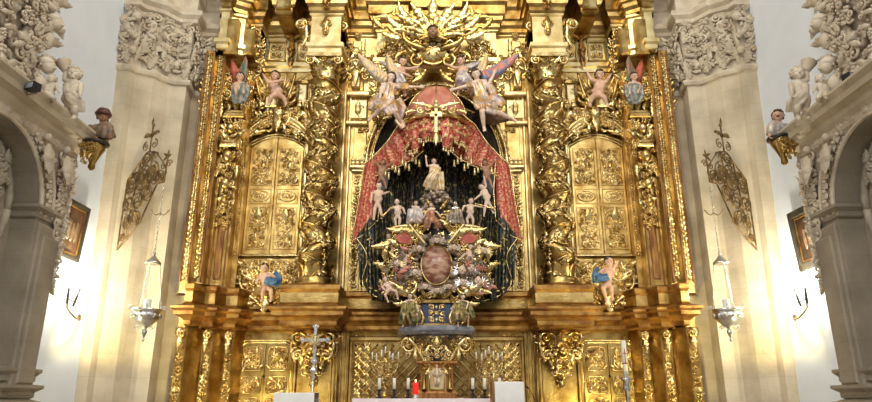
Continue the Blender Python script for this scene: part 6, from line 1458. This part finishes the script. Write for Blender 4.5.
# stone putti, loudspeakers and busts on the side cornices
ZC = 3.86
def stone_putto(s_):
    def X(p): return p if s_ < 0 else (872 - p[0],) + tuple(p[1:])
    f = lambda *P: tuple(X(p) for p in P)
    Y = 7.95; r1, d = figure('stone_putto', 'carved stone putto lifting a horn on the %s cornice' % ('left' if s_ < 0 else 'right'), 'stone figure', Y, X((74, 74)), X((71, 99)), f((81, 84), (80, 95, -.1)) if s_ < 0 else f((65, 80), (66, 68, -.02)), f((65, 80), (66, 68, -.02)) if s_ < 0 else f((81, 84), (80, 95, -.1)), f((75, 108, -.05), (75, 116, 0)), f((67, 108), (65, 116, 0)), skin=STONEC, hair=STONEC, face=(-.3 * s_, -1, 0), feat=False)
    mb = MB(); a, b = at(*X((67, 72)), Y), at(*X((63, 62)), Y); t = np.linspace(0, 1, 8); mb.tube(np.array([a + (b - a) * q for q in t]), .05 + .06 * t, 10); mb.build('horn', STONEC, r1)
    drapery(r1, 'sash', [[X((66, 92)) + (-.05,), X((72, 98)) + (-.12,), X((79, 104)) + (-.05,), X((80, 112)) + (0,)]], STONEC, Y, .04, 3, .014, .05, 3)
    r2, d = figure('stone_putto', 'smaller carved stone putto crouching behind the horn-lifting one on the %s cornice' % ('left' if s_ < 0 else 'right'), 'stone figure', 7.55, X((52, 79)), X((49, 94)), f((56, 86), (59, 92, -.08)), f((45, 88), (47, 95, -.08)), f((54, 98, -.12), (54, 103, 0)), f((45, 98, -.12), (46, 103, 0)), skin=STONEC, hair=STONEC, face=(-.3 * s_, -1, 0), feat=False)
for s_ in (-1, 1):
    stone_putto(s_)
    p = at(33 if s_ < 0 else 850, 87 if s_ < 0 else 78, 7.05); r = thing('floodlight', 'small black floodlight box sitting on the %s stone cornice' % ('left' if s_ < 0 else 'right'), 'floodlight', tuple(p))
    N = moved(segmap((p[0], p[1]), (p[0] + 1, p[1] + .3 * s_), p[2]), 0, 0, 0, .7); mb = MB(); mb.box(-.1, .1, -.07, .07, -.08, .08, N); mb.build('housing', BLACKM, r)
    mb = MB(); mb.bbox(-.08, .08, -.05, .05, .08, .09, N, .004); mb.build('lens', SLATE, r)
    mb = MB(); mb.tube([(-.11, 0, 0), (-.11, -.14, 0), (.11, -.14, 0), (.11, 0, 0)], .008, 5, N); mb.build('yoke', BLACKM, r)

def wall_bust(s_):
    hx, hy = (103, 117) if s_ < 0 else (778, 116)
    k = -s_; Y = 8.75
    lb = 'bust of a dark-brown man in a red turban at the end of the left cornice' if s_ < 0 else 'bust of a black-haired man in a grey cloak at the end of the right cornice'
    r, d = figure('painted_bust', lb, 'bust', Y, (hx, hy), (hx - 3 * k, hy + 22), ((hx + 5, hy + 12, -.02), (hx + 7, hy + 18, -.1)), ((hx - 10, hy + 12, -.02), (hx - 8, hy + 19, -.1)), None, None, child=False, skin=DFL if s_ < 0 else FLESH, hair=HAIRB if s_ < 0 else HAIR, face=(.6 * k, -1, -.2), H=1.15)
    drapery(r, 'cloak', [[(hx - 3 * k, hy + 8, -.03, 1), (hx - 4 * k, hy + 15, -.08, 1.3), (hx - 4 * k, hy + 23, -.05, 1.2)], [(hx - 9 * k, hy + 10, 0, .8), (hx - 10 * k, hy + 22, 0, .8)], [(hx + 3 * k, hy + 10, 0, .6), (hx + 3 * k, hy + 21, 0, .8)]], mat('brown_painted_robe', (.10, .06, .04), (.34, .22, .14), .1, .4, 10, 40, .2) if s_ < 0 else GREYC, Y, .055, 5, .014, .06, 50)
    if s_ > 0: mb = MB(); h = d['hr']; mb.capsule(d['HP'](-.22, .9, -.34), d['HP'](.22, .9, -.34), h * .08, h * .08, 8); mb.build('moustache', HAIR, r)
    else:
        mb = MB(); 
        for q in range(3): ring(mb, (0, 0), d['hr'] * (.95 - .15 * q), d['hr'] * (.95 - .15 * q), .03, lambda a_, q=q: np.stack([d['head'][0] + a_[:, 0], d['head'][1] + a_[:, 1], d['head'][2] + d['hr'] * (.35 + .28 * q) + a_[:, 2]], 1))
        mb.build('turban', mat('dark_red_turban', (.07, .02, .018), (.15, .05, .04), 0, .5, 10, 40, .2), r)
    px, py = (94, 152) if s_ < 0 else (782, 147)
    c = at(px, py, 8.66); b = thing('gilded_bracket', 'gilded scroll bracket carrying the bust on the %s white wall' % ('left' if s_ < 0 else 'right'), 'bracket', tuple(c))
    mb = MB(); mb.lathe([(.02, -.28), (.05, -.24), (.04, -.18), (.07, -.1), (.11, .0), (.15, .08), (.14, .1)], tuple(c), 14, lobes=6, lob=.1); N = plane(c[0], c[1] - .12, c[2]); mass(mb, [(-.13, .08), (.13, .08), (.08, -.15), (0, -.28), (-.08, -.15)], N, 22, .08, 6, .04); mb.build('scroll_body', GOLD, b)
    mb = MB(); mb.lathe([(.14, .1), (.19, .12), (.19, .15), (.15, .16)], tuple(c), 14); x1 = s_ * 5.25; mb.box(min(c[0], x1), max(c[0], x1), c[1] - .05, c[1] + .05, c[2] + .06, c[2] + .15); mb.build('shelf', DARK, b)
for s_ in (-1, 1): wall_bust(s_)
